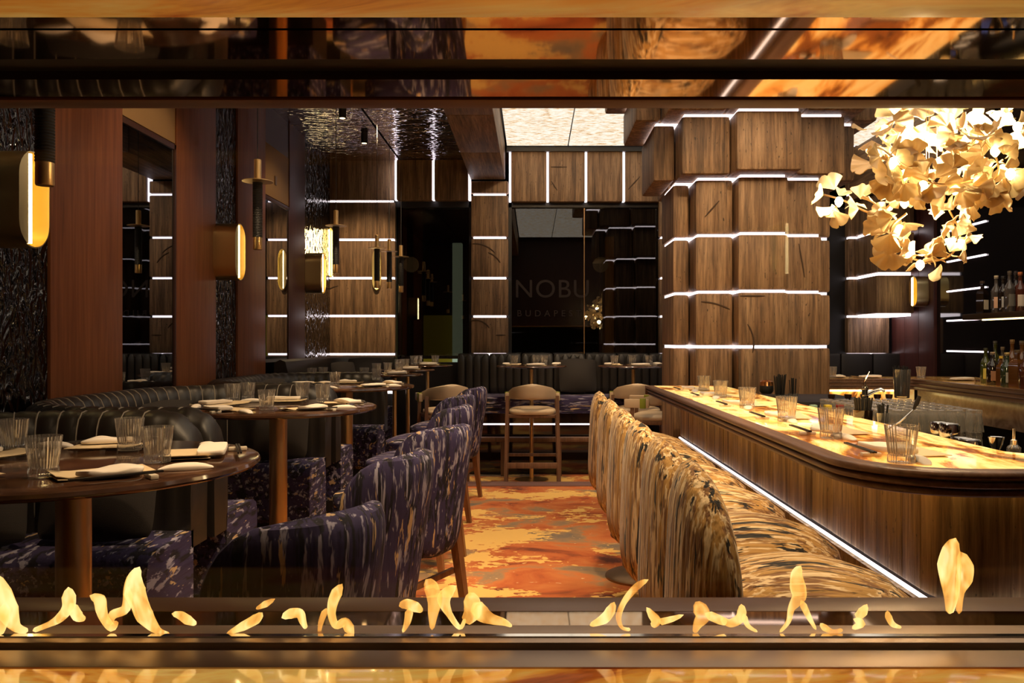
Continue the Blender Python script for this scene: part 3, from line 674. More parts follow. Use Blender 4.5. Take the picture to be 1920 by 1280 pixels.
# ------------------------------------------------------------------ booths along the left wall
def booth(yc, ytop, near=True, n=0):
    t = thing('booth', (0, 0, 0)); hy = .975; xe = -1.42; xb = -2.505; rr = .62
    pts = [(xe, yc-hy), (xb, yc-hy), (xb, yc+hy), (xe, yc+hy)]; rad = [0, rr, rr, 0]
    if not near: pts = [(xb, 1.6), (xb, yc+hy), (xe, yc+hy)]; rad = [0, rr, 0]
    raw = [Vector(p) for p in rounded(pts, rad, 16)]; path = []; L = 0
    cum = [0.]
    for a, c in zip(raw[:-1], raw[1:]): cum.append(cum[-1]+(c-a).length)
    tot = cum[-1]; j = 0
    for i in range(int(tot/.0225)+1):                  # even steps, so that every fourth one lies in a seam
        d_ = i*.0225
        while j < len(cum)-2 and cum[j+1] < d_: j += 1
        path.append(raw[j]+(raw[j+1]-raw[j])*((d_-cum[j])/max(1e-6, cum[j+1]-cum[j])))
    tot = .0225*(len(path)-1)
    z1, th, z0 = 1.175, .085, .60
    def prof(i, s):
        e = min(s, tot-s) if near else tot-s; re = .16
        dz = re-math.sqrt(max(0, re*re-(re-min(e, re))**2)); gr = abs(math.sin(math.pi*s/.09)); g = .012*(1-gr**.45)
        zt = z1-dz; o = [(th-g, z0), (th-g+.01, z0+.1), (th-g+.012, (z0+zt)/2), (th-g+.006, zt-.11)]
        for q in (10, 40, 70, 90, 110, 140, 170): o.append(((th-g*1.0)*math.cos(R(q))*1.0+0, zt-.085+.085*math.sin(R(q))-g*.6))
        o += [(-th+.01, zt-.2), (-th+.015, z0)]
        return o
    bk = obj('booth_back', MB().sweep(path, prof), M['leather'], t, smooth=50)
    if n < 2:
        s_ = MB(); ln = 0; nxt = 0.0
        for i in range(1, len(path)-1):
            ln += (path[i]-path[i-1]).length
            if i % 4 == 0 and .15 < ln < tot-.15:
                d = (path[i+1]-path[i-1]).normalized(); nr = Vector((d.y, -d.x))
                s_.tube([(path[i].x+nr.x*o, path[i].y+nr.y*o, z) for o, z in ((.075, .62), (.086, .8), (.087, .93), (.081, z1-.11), (.0750, z1-.074), (.0575, z1-.034), (.027, z1-.010), (-.004, z1-.005), (-.03, z1-.010))], .0034, 5)
        st_ = obj('stitching', s_, M['stitch'], bk); st_['kind'] = 'stuff'
    seat = MB().sweep(path, lambda i, s: [(.07, .30), (.43, .30), (.47, .33), (.48, .60), (.465, .65), (.42, .67), (.07, .675)])
    obj('seat', seat, M['purple_s'], t, smooth=50)
    obj('plinth', MB().sweep(path, lambda i, s: [(.05, .0), (.40, .0), (.40, .30), (.05, .30)]), M['blackmat'], t)
    return t
BO = ['nearest curved black leather booth with indigo brushstroke seat', 'second curved black leather booth with indigo seat behind the nearest', 'third curved black leather booth, farthest from the fireplace']
for n, (yc, l) in enumerate(zip((2.48, 4.61, 6.8), BO)): tag(booth(yc, 0, n > 0, n), l, 'booth', 'leather booths')
def throw(w_, loc, rz, rx, label, grp='dark booth cushions'):
    m_ = pillow(w_, w_*.92, .15, 9, 14, 14, 1.0, .8); o = obj('throw_pillow', m_, M['linen_dk'], None, loc, (rx, 0, rz)); tag(o, label, 'pillow', grp)
throw(.44, (-1.72, 3.13, .685), R(4), R(-14), 'charcoal square pillow on the nearest booth seat behind the table'); throw(.40, (-2.13, 2.99, .685), R(28), R(-14), 'charcoal square pillow in the nearest booth corner')
throw(.46, (-1.72, 5.25, .69), R(2), R(-13), 'large charcoal pillow behind the second table post'); throw(.42, (-2.17, 4.9, .735), R(70), R(-14), 'charcoal pillow with a peaked corner on the second booth back'); throw(.42, (-2.17, 4.35, .735), R(95), R(-14), 'charcoal pillow low in the middle of the second booth')
throw(.44, (-2.17, 6.9, .755), R(80), R(-12), 'charcoal pillow leaning in the third booth'); 

# ------------------------------------------------------------------ indigo armchairs on the aisle
def make_armchair():
    t = thing('indigo_armchair')                       # faces +Y
    bk = pillow(.60, .66, .13, 4.5, 24, 18)
    def wp(x, y, z):
        wrap = 2.0*x*x; return (x*(1-.35*abs(x)), -.24+wrap*.85-.10*(z/.66)**1.4+y, z+.40-.0*x*x)
    obj('backrest', bk.warp(wp), M['purple_v'], t)
    obj('seat', cushion(.54, .50, .52, .70, .04, 3.4).warp(lambda x, y, z: (x, y+.06, z)), M['purple_d'], t)
    for sx in (-1, 1):
        for sy in (-1, 1):
            m_ = MB(); x0, y0 = sx*.20, -.18 if sy < 0 else .22; x1, y1 = sx*.235, y0+(-.07 if sy < 0 else .02)
            m_.loft([[(x0+a*.026, y0+b_*.026, .56) for a, b_ in ((-1,-1),(1,-1),(1,1),(-1,1))], [(x1+a*.017, y1+b_*.017, 0) for a, b_ in ((-1,-1),(1,-1),(1,1),(-1,1))]])
            obj('leg', m_, M['wood_oak'], t)
    for sy in (-.18, .22): obj('stretcher', MB().box(-.21, .21, sy-.012, sy+.012, .25, .28, .004), M['wood_oak'], t)
    return t
ac = make_armchair()
AC = [((-.75, 2.13), 58, 'indigo brushstroke armchair nearest the fire'), ((-.76, 3.10), 76, 'indigo armchair second from the fire at the nearest table'), ((-.68, 4.12), 62, 'tall indigo armchair with its leg out in the aisle'),
      ((-.77, 5.30), 78, 'indigo armchair fourth along the aisle at the second table'), ((-.83, 6.35), 72, 'indigo armchair fifth along the aisle'), ((-.80, 7.40), 76, 'indigo armchair farthest along the aisle')]
for i, (p, a, l) in enumerate(AC):
    o = ac if i == 0 else dup(ac)
    o.location = (*p, 0); o.rotation_euler = (0, 0, R(a)); tag(o, l, 'armchair', 'indigo armchairs along the aisle')

# ------------------------------------------------------------------ walnut and cream stools at the back
def make_stool():
    t = thing('walnut_bar_stool')                      # faces +Y, seat .86 above its floor
    bk = pillow(.62, .17, .045, 3.0, 24, 8)
    def wp(x, y, z):
        k = abs(x)/.31; zz = z+.955-.055*k**3; return (x*(1-.12*k*k), -.23+.40*k**2.6+y, zz+(.05-z)*.2*k)
    obj('backrest', bk.warp(wp), M['cream'], t)
    for s in (-1, 1):
        o = obj('arm', MB().box(-.022, .022, -.12, .12, -.055, .03, .012), M['cream'], t, (s*.275, .17, .985))
        obj('wrap_band', MB().box(-.026, .026, -.03, .03, -.06, .036, .008), M['green'], o, (0, -.06, 0))
        for sy, zt in ((-.21, 1.0), (.21, .96)):
            m_ = MB(); m_.loft([[(s*.262+a*.018, sy+b_*.018, zt) for a, b_ in ((-1,-1),(1,-1),(1,1),(-1,1))], [(s*.285+a*.016, sy*1.2+b_*.016, 0) for a, b_ in ((-1,-1),(1,-1),(1,1),(-1,1))]])
            obj('leg', m_, M['wood_leg_dk'], t)
        obj('stretcher', MB().box(s*.275-.012, s*.275+.012, -.22, .22, .30, .335, .004), M['wood_leg_dk'], t)
    obj('seat', cushion(.50, .46, .80, .845, .03, 4), M['cream'], t)
    obj('seat_rail', MB().box(-.255, .255, -.2, .2, .765, .80, .006), M['wood_leg_dk'], t)
    for sy in (-.235, .235): obj('stretcher', MB().box(-.27, .27, sy-.012, sy+.012, .30 if sy > 0 else .24, .335 if sy > 0 else .30, .004), M['wood_leg_dk'], t)
    return t
ws = make_stool()
WS = [((-.01, 8.62), 0, 'cream backed walnut bar stool at the centre back table'), ((-.92, 8.55), 18, 'cream backed walnut stool half hidden behind the indigo armchairs'), ((1.13, 8.72), -6, 'cream backed walnut stool at back, left of the column, facing away'), ((1.22, 7.95), 78, 'cream walnut stool turned sideways at the far bar end')]
for i, (p, a, l) in enumerate(WS):
    o = ws if i == 0 else dup(ws)
    o.location = (*p, ZB); o.rotation_euler = (0, 0, R(a)); tag(o, l, 'bar stool', 'walnut and cream bar stools')

# ------------------------------------------------------------------ back bench
bb = thing('back_bench', (0, 9.8, ZB), 0, 'long black ribbed leather bench with indigo seat under the back windows', 'bench')
x = -.95
while x < 4.4:
    obj('back_panel', MB().box(0, .395, -.06, .06, .0, .52, .03), M['leather'], bb, (x, .26, .90)); x += .4
    for k in range(4): obj('channel', pillow(.096, .50, .05, 8, 6, 8), M['leather'], bb, (x-.35+.1*k, .20, .91)) if -1.2 < x < 2.2 else None
obj('seat', MB().box(-.95, 4.4, -.36, .25, .72, .92, .03), M['purple_w'], bb)
obj('light_strip', MB().box(-.95, 4.4, -.34, -.325, .585, .60), M['led'], bb, smooth=0)
obj('front_panel', MB().box(-.95, 4.4, -.33, .2, .0, .72, .0), M['blackgl'], bb, smooth=0)
obj('foot_rail', MB().box(-.95, 4.4, -.50, -.40, .40, .455, .012), M['wood_leg_dk'], bb)
for x in (-.8, -.35, .3, 1.05, 1.8): obj('rail_post', MB().box(x-.03, x+.03, -.47, -.40, 0, .4, .004), M['wood_leg_dk'], bb)
throw(.46, (.55, 9.78, .845), R(6), R(-12), 'dark square pillow on the back bench between the tables')
throw(.42, (-2.0, 9.6, .90), R(25), R(-12), 'dark pillow on the far left corner bench'); throw(.38, (-2.12, 9.1, .9), R(60), R(-12), 'dark pillow at the left end of the corner bench')
cbn = thing('corner_bench', (0, 0, ZB), 0, 'curved black leather corner bench under the lit stone slabs', 'bench')
cp = rounded([(-1.72, 9.95), (-2.5, 9.95), (-2.5, 7.9)], [0, .5, 0], 12)[::-1]
obj('booth_back', MB().sweep(cp, lambda i, s: [(.07, .6), (.08, 1.25), (.05, 1.37), (0, 1.39), (-.06, 1.36), (-.07, .6)]), M['leather'], cbn); obj('seat', MB().sweep(cp, lambda i, s: [(.05, .3), (.5, .3), (.5, .74), (.46, .78), (.05, .78)]), M['purple_d'], cbn)
obj('light_strip', MB().box(XP(704, 9.4), XP(738, 9.4), 9.40, 9.43, ZP(736, 9.4)+.09, ZP(733, 9.4)+.1), M['led'], cbn, smooth=0)

# ------------------------------------------------------------------ right and far counters, back bar
fc = thing('far_counter', (0, 0, 0), 0, 'far bar counter of amber onyx with walnut edging and lit front', 'bar')
fo = rounded([(2.45, 7.5), (3.55, 7.5), (3.55, 2.6)], [0, .06, 0], 4)
obj('onyx_top', MB().prism([(2.45, 7.53)]+[(3.58, 7.53), (3.58, 2.6), (4.4, 2.6), (4.4, 8.1), (2.45, 8.1)], ZBAR-.03, ZBAR), M['onyx2'], fc, smooth=0)
for z0, z1, o0 in ((ZBAR-.03, ZBAR+.002, 0), (ZBAR-.062, ZBAR-.034, .006), (ZBAR-.092, ZBAR-.066, .018)):
    obj('edge_moulding', MB().sweep(fo, lambda i, s: [(-a, z) for a, z in ridge(z0, z1, o0)] if False else [(-o, z) for o, z in [(-(-o0+0), z0), (-(-o0)-.0+0, z1)]]+[(o0*0+.06, z1), (.06, z0)] if False else [(o0, z0), (o0-.004, (z0+z1)/2), (o0, z1), (-.06, z1), (-.06, z0)]), M['wood_nose'], fc)
obj('lit_front', MB().box(2.45, 3.6, 7.56, 7.6, .7, ZBAR-.09), M['onyx_lit'], fc, smooth=0); obj('light_strip', MB().box(2.45, 3.5, 7.53, 7.55, ZBAR-.115, ZBAR-.10), M['ledwarm'], fc, smooth=0)
obj('apron', MB().box(3.6, 3.66, 2.6, 7.5, .80, ZBAR-.09, .004), M['marble'], fc); obj('fridge_front', MB().box(3.72, 4.4, 2.6, 8.05, 0, .85), M['blackgl'], fc, smooth=0)
obj('far_body', MB().box(2.45, 3.7, 7.6, 8.05, 0, ZBAR-.05), M['black'], fc, smooth=0)
# work station behind the bar
wsn = thing('bar_station', (0, 0, 0), 0, 'steel under-bar work station between the counters', 'work station')
obj('worktop', MB().box(1.54, 2.35, 2.56, 6.3, .86, .90, .004), M['chrome'], wsn); obj('station_body', MB().box(1.56, 2.3, 2.58, 6.2, 0, .86), M['black'], wsn, smooth=0)
obj('black_rail', MB().box(1.53, 1.60, 4.6, 6.2, .90, 1.07, .006), M['blackmat'], wsn)
# inverted tumblers on the station
for i in range(6):
    for j in range(9):
        o = tumbler((1.76+.094*i, 4.05+.094*j, 1.0135+.0), 'in the glass block on the bar station', 'upturned clear ribbed tumbler', 'upturned tumblers'); o.rotation_euler = (math.pi, 0, 0)
        o['label'] = 'upturned clear ribbed tumbler in the glass block on the bar station'; REG.pop()
        o2 = dup(o, (1.76+.094*i, 4.05+.094*j, 1.127))
def straw_cup(name, loc, mtc, h, r, hs, n, label):
    t = thing(name, loc, random.random(), label, 'straw holder', 'straw holders')
    obj('cup', MB().lathe([(r*.8, 0), (r*.85, .004), (r, h), (r*.93, h), (r*.75, .012), (0, .012)], 24, cap1=False), M[mtc], t)
    for k in range(n):
        a = 2*math.pi*k/n+random.random()*.3; q = r*random.uniform(.35, .75)
        obj('straw', MB().tube([(q*.7*math.cos(a), q*.7*math.sin(a), .014), (q*1.35*math.cos(a), q*1.35*math.sin(a), hs*random.uniform(.93, 1.03))], .004, 6), M['blackmat'], t)
straw_cup('straw_cup', P(1618, 800, 3.75)+Vector((0, 0, -.02)), 'smoke', .10, .045, .155, 20, 'amber tumbler packed with black straws beside the glass block')
straw_cup('straw_cup', P(1654, 802, 3.68)+Vector((0, 0, -.02)), 'glass', .09, .03, .13, 8, 'clear glass of grey straws beside the amber straw tumbler')
straw_cup('straw_cup', (XP(1462, 5.75), 5.75, .99), 'glass', .10, .045, .24, 18, 'thick bunch of black straws at the far end by the column')
straw_cup('straw_cup', (XP(1487, 5.7), 5.7, 1.0), 'glass', .10, .035, .21, 6, 'thin bunch of black straws right of the thick bunch')
straw_cup('straw_cup', (XP(1691, 5.6), 5.6, 1.075), 'glass', .2, .058, .22, 26, 'tall fluted glass of dark straws before the far counter')
obj('rack_shelf', MB().box(1.7, 2.3, 5.3, 6.1, .90, 1.07, .006), M['black'], wsn)
obj('cup_riser', MB().box(1.60, 1.72, 3.5, 3.95, .90, ZP(800, 3.75)-.02, .004), M['black'], wsn); obj('cup_riser', MB().box(1.60, 2.05, 5.5, 5.9, .90, .99, .004), M['black'], wsn)
# copper mug, faucet, steel cups, jigger, pourer, bar spoon, little brown cups
t = thing('copper_mug', (XP(1437, 5.9), 5.9, ZBAR-.03), 0, 'dark mug with a copper rim at the far end of the bar', 'mug')
obj('body', MB().lathe([(.035, 0), (.05, .02), (.05, .06), (.045, .075), (.04, .075), (.04, .02)], 20, cap1=False), M['blackmat'], t); obj('rim', MB().lathe([(.051, .06), (.047, .09), (.03, .1), (.02, .095)], 20), M['copper'], t)
t = thing('faucet', (XP(1622, 5.3), 5.3, 1.072), 0, 'chrome mixer tap with raised lever behind the straw cups', 'tap')
obj('body', MB().lathe([(.028, 0), (.022, .02), (.02, .07), (.024, .08), (.018, .1)], 16), M['chrome'], t); obj('spout', MB().tube([(0, 0, .04), (.05, -.02, .07), (.09, -.04, .085), (.11, -.05, .07)], [.014, .013, .011, .01], 10), M['chrome'], t); obj('lever', MB().tube([(0, 0, .1), (-.005, 0, .13), (.03, 0, .2)], [.012, .007, .006], 8), M['chrome'], t)
for px, py, D, h, l in ((1763, 826, 3.25, .075, 'tall pair'), (1780, 830, 3.12, .075, 'tall pair'), (1803, 846, 2.95, .05, 'low pair'), (1818, 850, 2.85, .05, 'low pair')):
    o = obj('steel_cup', MB().lathe([(.036, 0), (.038, .004), (.038, h-.006), (.034, h), (.03, h-.002)], 24), M['chrome'], None, P(px, py, D)); reg(o, 'upturned steel cup behind the near counter', 'of the '+l, 'cup', 'steel cups')
tag(obj('jigger', MB().lathe([(.024, 0), (.02, .02), (.009, .038), (.02, .065), (.026, .09), (.022, .088), (.006, .045)], 20, cap1=False), M['chrome'], None, P(1868, 868, 2.75)), 'small steel hourglass jigger behind the bar', 'jigger')
t = thing('pour_bottle', P(1901, 866, 2.75), 0, 'small clear bottle with steel pourer by the jigger', 'bottle'); obj('flask', MB().lathe([(.02, 0), (.022, .01), (.022, .05), (.012, .06), (.012, .065)], 16), M['glass'], t); obj('pourer', MB().lathe([(.011, .06), (.011, .075), (.005, .08), (.004, .115)], 12), M['chrome'], t)
tag(obj('blue_cloth', cushion(.16, .12, 0, .03, .01, 5), pbr('blue_cloth', (.02, .06, .42), .8), None, P(1843, 868, 2.95)), 'folded blue cloth beside the steel cups', 'cloth')
t = thing('bar_spoon', P(1662, 806, 2.95), 0, 'long steel spoon with dark tip resting behind the glass', 'spoon'); obj('handle', MB().tube([(0, 0, 0), (.05, 0, .03), (.10, 0, .075)], .003, 6), M['chrome'], t); obj('tip', MB().tube([(.10, 0, .075), (.112, 0, .1), (.122, 0, .125)], [.004, .009, .007], 8), M['blackmat'], t)
for px in (1559, 1590, 1620, 1645, 1667):
    reg(obj('brown_cup', MB().lathe([(.016, 0), (.016, .01), (.022, .018), (.024, .04), (.021, .04), (.018, .016)], 18, cap1=False), M['wood_dark'], None, (XP(px, 5.45), 5.45, 1.07)), 'tiny dark brown footed cup', 'in the row behind the glass block', 'cup', 'brown cups')
for k, (px, c_) in enumerate(((1552, (.7, .5, .03)), (1525, (.25, .4, .3)), (1575, (.5, .03, .02)))):
    D = 4.55; tag(obj('bar_caddy', MB().box(-.018, .018, -.018, .018, 0, .05, .004), pbr('caddy_%d' % k, c_, .5), None, (XP(px, D), D, 1.06)), ('small yellow', 'small pale green', 'small red')[k]+' packet on the black rail behind the bar', 'packet'); 

# bar place settings
BG = [(1320, 734), (1351, 747), (1401, 766), (1475, 791), (1558, 823), (1690, 869)]
for px, py in BG:
    D = Dz(py, ZBAR); tumbler((XP(px, D), D, ZBAR), 'on the glowing bar top', axis='y')
for y in (2.55, 3.12, 3.72, 4.42, 5.15, 5.8): setting((1.26, y), ZBAR, math.pi, .17, 'on the glowing bar top', 'bar', axis='y', jit=.7)
# settings on the far counter
for px, py in ((1560, 705), (1727, 707)):
    D = 7.72; tumbler((XP(px, D), D, ZBAR), 'on the far counter')
for c in ((2.95, 7.85), (3.25, 7.8), (3.88, 7.3)): setting(c, ZBAR, R(-90), .1, 'on the far counter', 'far counter', items='mn')

# bottles
def bottle(loc, h, r, colr, kind, label, labc, capc):
    t = thing('liquor_bottle', loc, random.random()*.5, label, 'bottle', 'liquor bottles')
    if kind == 'round': pr = [(r*.9, 0), (r, .01), (r, h*.55), (r*.85, h*.64), (r*.36, h*.74), (r*.34, h*.92), (r*.4, h*.93), (r*.4, h*.95)]
    else: pr = [(r*.95, 0), (r*1.05, .01), (r*1.05, h*.6), (r*.95, h*.68), (r*.36, h*.76), (r*.33, h*.94)]
    m_ = MB().lathe(pr, 24 if kind == 'round' else 4)
    if kind != 'round': m_.xf(Matrix.Rotation(R(45), 4, 'Z'))
    key = 'bottle_%02x%02x%02x' % tuple(int(c*255) for c in colr)
    if key not in M: M[key] = pbr(key, colr, .06, spec=.8, coat=.3)
    obj('bottle_body', m_, M[key], t)
    obj('cap', MB().lathe([(r*.40, h*.92), (r*.40, h*.995), (r*.34, h)], 16), pbr('cap', capc, .4), t)
    q = r*(1.01 if kind == 'round' else .78); lb = MB()
    if kind == 'round':
        n_ = 10; lb.loft([[(rr*math.cos(R(-150+120*k/n_)), rr*math.sin(R(-150+120*k/n_)), z) for k in range(n_+1)] for rr, z in ((q, h*.14), (q+.001, h*.15), (q+.001, h*.42), (q, h*.43))], cap=False)
    else: lb.box(-q*.75, q*.75, -q-.003, -q+.001, h*.13, h*.42)
    obj('paper_label', lb, pbr('label', labc, .7), t, smooth=0)
zs = ZP(588, 7.0)
sh = thing('glass_shelf', (0, 0, 0), 0, 'floating bar shelf with warm light under its edge', 'shelf')
obj('board', MB().box(3.86, 4.3, 3.6, 7.2, zs-.05, zs, .004), M['bronze'], sh); obj('light_strip', MB().box(3.87, 3.89, 3.6, 6.9, zs-.062, zs-.052), M['ledwarm'], sh, smooth=0)
for y in (6.75, 6.35): obj('post', MB().lathe([(.025, ZBAR+.35), (.025, zs-.05)], 12, (4.2, y, 0)), M['chrome'], sh)
amber, clear, dark, grn, red = (.11, .04, .008), (.06, .05, .045), (.012, .007, .005), (.045, .055, .008), (.07, .018, .01)
SB = [(1842, 7.05, .29, .046, dark, 'sq', 'dark square', (.7, .6, .45), (.05, .03, .02)), (1868, 6.95, .33, .042, clear, 'round', 'clear', (.75, .45, .3), (.6, .5, .35)), (1881, 6.75, .31, .04, dark, 'round', 'black necked', (.5, .5, .5), (.02, .02, .02)), (1893, 6.62, .34, .042, clear, 'round', 'tall clear', (.15, .14, .12), (.1, .08, .06)),
      (1905, 6.85, .36, .04, dark, 'round', 'tallest dark', (.3, .28, .25), (.03, .02, .02)), (1913, 6.6, .33, .045, red, 'round', 'copper capped', (.6, .5, .4), (.5, .16, .05))]
for px, D, h, r, c_, k, nm, lc, cc in SB: bottle((max(XP(px, D), 3.9), D, zs), h, r, c_, k, nm+' liquor bottle on the upper bar shelf', lc, cc)
LB = [(1848, 6.75, .3, .04, grn, 'round', 'olive green', (.6, .5, .1), (.05, .05, .03)), (1861, 6.5, .27, .045, dark, 'round', 'dark rum', (.4, .2, .1), (.4, .3, .2)), (1866, 7.0, .36, .04, grn, 'round', 'tall green', (.2, .2, .1), (.1, .1, .1)), (1877, 6.35, .24, .035, amber, 'sq', 'short amber', (.7, .3, .1), (.7, .45, .05)), (1880, 6.8, .31, .04, clear, 'round', 'grey clear', (.6, .6, .5), (.2, .15, .1)),
      (1888, 6.2, .27, .045, (.03, .045, .02), 'round', 'green labelled', (.55, .5, .4), (.6, .4, .15)), (1898, 6.45, .37, .043, amber, 'round', 'tall amber', (.7, .55, .3), (.2, .12, .05)), (1907, 6.1, .29, .055, amber, 'sq', 'broad cream labelled', (.8, .62, .34), (.1, .06, .03)), (1916, 6.35, .36, .043, amber, 'round', 'rear amber', (.6, .5, .35), (.1, .08, .06)), (1923, 5.95, .28, .045, red, 'round', 'red liqueur', (.75, .7, .6), (.08, .05, .04))]
for px, D, h, r, c_, k, nm, lc, cc in LB: bottle((XP(px, D), D, ZBAR), h, r, c_, k, nm+' bottle on the right counter', lc, cc)

# ------------------------------------------------------------------ lamps: sconces, pendants, ceiling spots
def stad(w_, h_, n=12):
    r = w_/2; return [(r*math.cos(R(a)), h_/2-r+r*math.sin(R(a))) for a in [180*k/n for k in range(n+1)]]+[(r*math.cos(R(a)), -h_/2+r+r*math.sin(R(a))) for a in [180+180*k/n for k in range(n+1)]]
def make_sconce(w_=.25, h_=.47, dep=.19, tx=-.035):
    t = thing('gold_sconce')                            # hangs on a wall behind it, faces -Y
    A, B_ = stad(w_, h_), stad(w_-.012, h_-.012); n = len(A)
    rings = [[(x, y, z) for x, z in o] for o, y in ((A, 0), (A, -dep), (B_, -dep), (B_, -.01))]
    obj('band', MB().loft(rings, cap=False), M['gold'], t)
    obj('back_plate', MB().loft([[(x, y, z) for x, z in A] for y in (-.012, -.001)]), M['gold'], t)
    half = [(x, z) for x, z in A if x < -.055]; half = [(-.055, h_/2-.018)]+sorted([p for p in half if p[1] > 0], key=lambda p: p[0], reverse=True)+sorted([p for p in half if p[1] <= 0], key=lambda p: p[0])+[(-.055, -h_/2+.018)]
    obj('shade', MB().loft([[(x, y, z) for x, z in half] for y in (-dep-.006, -dep)]), M['gold'], t)
    obj('light_tube', MB().tube([(tx, -dep+.004, -h_/2+.02), (tx, -dep+.004, h_/2-.02)], .013, 10), M['tube'], t)
    return t
SCN = make_sconce()
def sconce(loc, rz, label, e=3.0, s=1.):
    global SCN_USED
    o = SCN if not SCN_USED else dup(SCN); SCN_USED = True
    o.location = loc; o.rotation_euler = (0, 0, rz); o.scale = (s, s, s) if isinstance(s, (int, float)) else s; tag(o, label, 'wall lamp', 'gold sconces')
SCN_USED = False
sconce((XL+.014, 3.89, ZP(382, 4.0)), R(90), 'nearest gold capsule sconce on the hammered black panel', 4)
sconce((XL+.014, 6.62, ZP(478, 6.85)), R(90), 'second gold capsule sconce between the mahogany pilasters', 4)
sconce((XL+.014, 9.24, ZP(517, 9.6)), R(90), 'third gold capsule sconce beside the lit stone slabs', 5)
sconce((XP(622, DW), DW-.002, ZP(474, DW)), R(0), 'sconce reflection built as a gold capsule on the stone slabs behind the pendants', 5, (.40, .35, 1.36))  # this and the next: reflections in the glass, made up as wall lamps
sconce((XP(708, DW), DW-.002, ZP(506, DW)), R(0), 'right sconce reflection built as a gold capsule on the stone slabs', 4, (.45, .35, 1.12))
sconce((XR-.042, XR*F/(1742-VX), ZP(545, 9.2)), R(-90), 'gold capsule sconce on the maroon panel at right', 3, .75)
sconce((2.12, -4.52, 2.26), R(180), 'gold capsule sconce seen as a reflection over the column', 2)
struct('wall_rear', MB().box(-6, 6.5, -4.75, -4.53, 0, 4.2), M['wood_dark'])

def make_pendant():
    t = thing('pendant_lamp')                           # origin at the bottom tip, .55 tall
    obj('lower_tip', MB().lathe([(.026, 0), (.028, .004), (.028, .075)], 20), M['brass'], t)
    pr = []
    for k in range(34): pr += [(.0275, .075+k*.01), (.0305, .080+k*.01)]
    obj('ribbed_body', MB().lathe(pr, 20), M['blackmat'], t)
    obj('disc', MB().lathe([(.092, .416), (.092, .420), (.02, .423)], 32), M['brass'], t)
    obj('upper_rod', MB().lathe([(.022, .42), (.022, .55), (.018, .553)], 18), M['brass'], t)
    obj('cord', MB().tube([(0, 0, .55), (0, 0, 1.72)], .003, 5), M['black'], t)
    return t
pn = make_pendant()
PN = [(84, 348, 2.62, 'nearest ribbed black pendant over the first table'), (483, 468, 4.9, 'ribbed black pendant over the second table'), (630, 512, 7.05, 'ribbed black pendant over the third table'), (707, 540, 8.35, 'ribbed black pendant over the first small corner table'), (730, 541, 8.95, 'ribbed black pendant over the middle corner table'), (752, 548, 9.4, 'ribbed black pendant farthest back by the dark window')]
for i, (px, py, D, l) in enumerate(PN):
    o = pn if i == 0 else dup(pn)
    o.location = P(px, py, D); tag(o, l, 'pendant lamp', 'ribbed pendant lamps')
def make_can():
    t = thing('ceiling_spotlight'); obj('can', MB().lathe([(.035, -.12), (.037, -.118), (.037, 0), (.03, -.0)], 16), M['blackmat'], t); obj('lens', MB().lathe([(.028, -.122), (.026, -.123)], 14), M['lens'], t); return t
cn = make_can()
for i, (px, py, D, l) in enumerate(((642, 222, 7.9, 'small black ceiling spotlight nearest in the lacquer ceiling'), (683, 262, 8.9, 'small black ceiling spotlight farther back in the lacquer ceiling'))):
    o = cn if i == 0 else dup(cn)
    o.location = (XP(px, D), D, 3.795); tag(o, l, 'spotlight', 'ceiling spotlights')

# ------------------------------------------------------------------ blossom chandelier
random.seed(21)
ch = thing('ginkgo_chandelier', P(1760, 380, 3.0), 0, 'glowing chandelier of cream ginkgo leaves above the bar', 'chandelier')
co = Vector(ch.location)
def leaf_mesh(seed):
    random.seed(seed); m = MB(); n = 15; rs = [0, .25, .55, .82, 1.0]; half = R(random.uniform(52, 64)); cup = random.uniform(.3, .6)
    idx = {}
    for s in (0, 1):
        for j, r in enumerate(rs):
            for i in range(n):
                a = -half+2*half*i/(n-1); lobe = 1-.20*math.exp(-(a/.14)**2)*(j == 4)-.07*(i in (0, n-1))*(j == 4)+.05*math.cos(5*a)*(j == 4)
                rr = .066*r*lobe*(1.0); x = rr*math.sin(a)*(1 if j else 0); z = rr*math.cos(a)
                y = cup*.9*(x*x)/.075+.22*(z*z)/.075*(1 if seed % 2 else -.6)+.004*math.sin(9*a)*r
                idx[s, j, i] = len(m.v); m.v.append((x, y+s*.0022, z))
    for s in (0, 1):
        for j in range(4):
            for i in range(n-1):
                q = (idx[s, j, i], idx[s, j, i+1], idx[s, j+1, i+1], idx[s, j+1, i]); m.f.append(q if s else q[::-1])
    for i in range(n-1): m.f.append((idx[0, 4, i], idx[0, 4, i+1], idx[1, 4, i+1], idx[1, 4, i]))
    for j in range(4):
        for i in (0, n-1): m.f.append((idx[0, j, i], idx[0, j+1, i], idx[1, j+1, i], idx[1, j, i]))
    return mesh('ginkgo_leaf', m, M['leaf'], 60)
LEAF = [leaf_mesh(s) for s in range(5)]
random.seed(33)
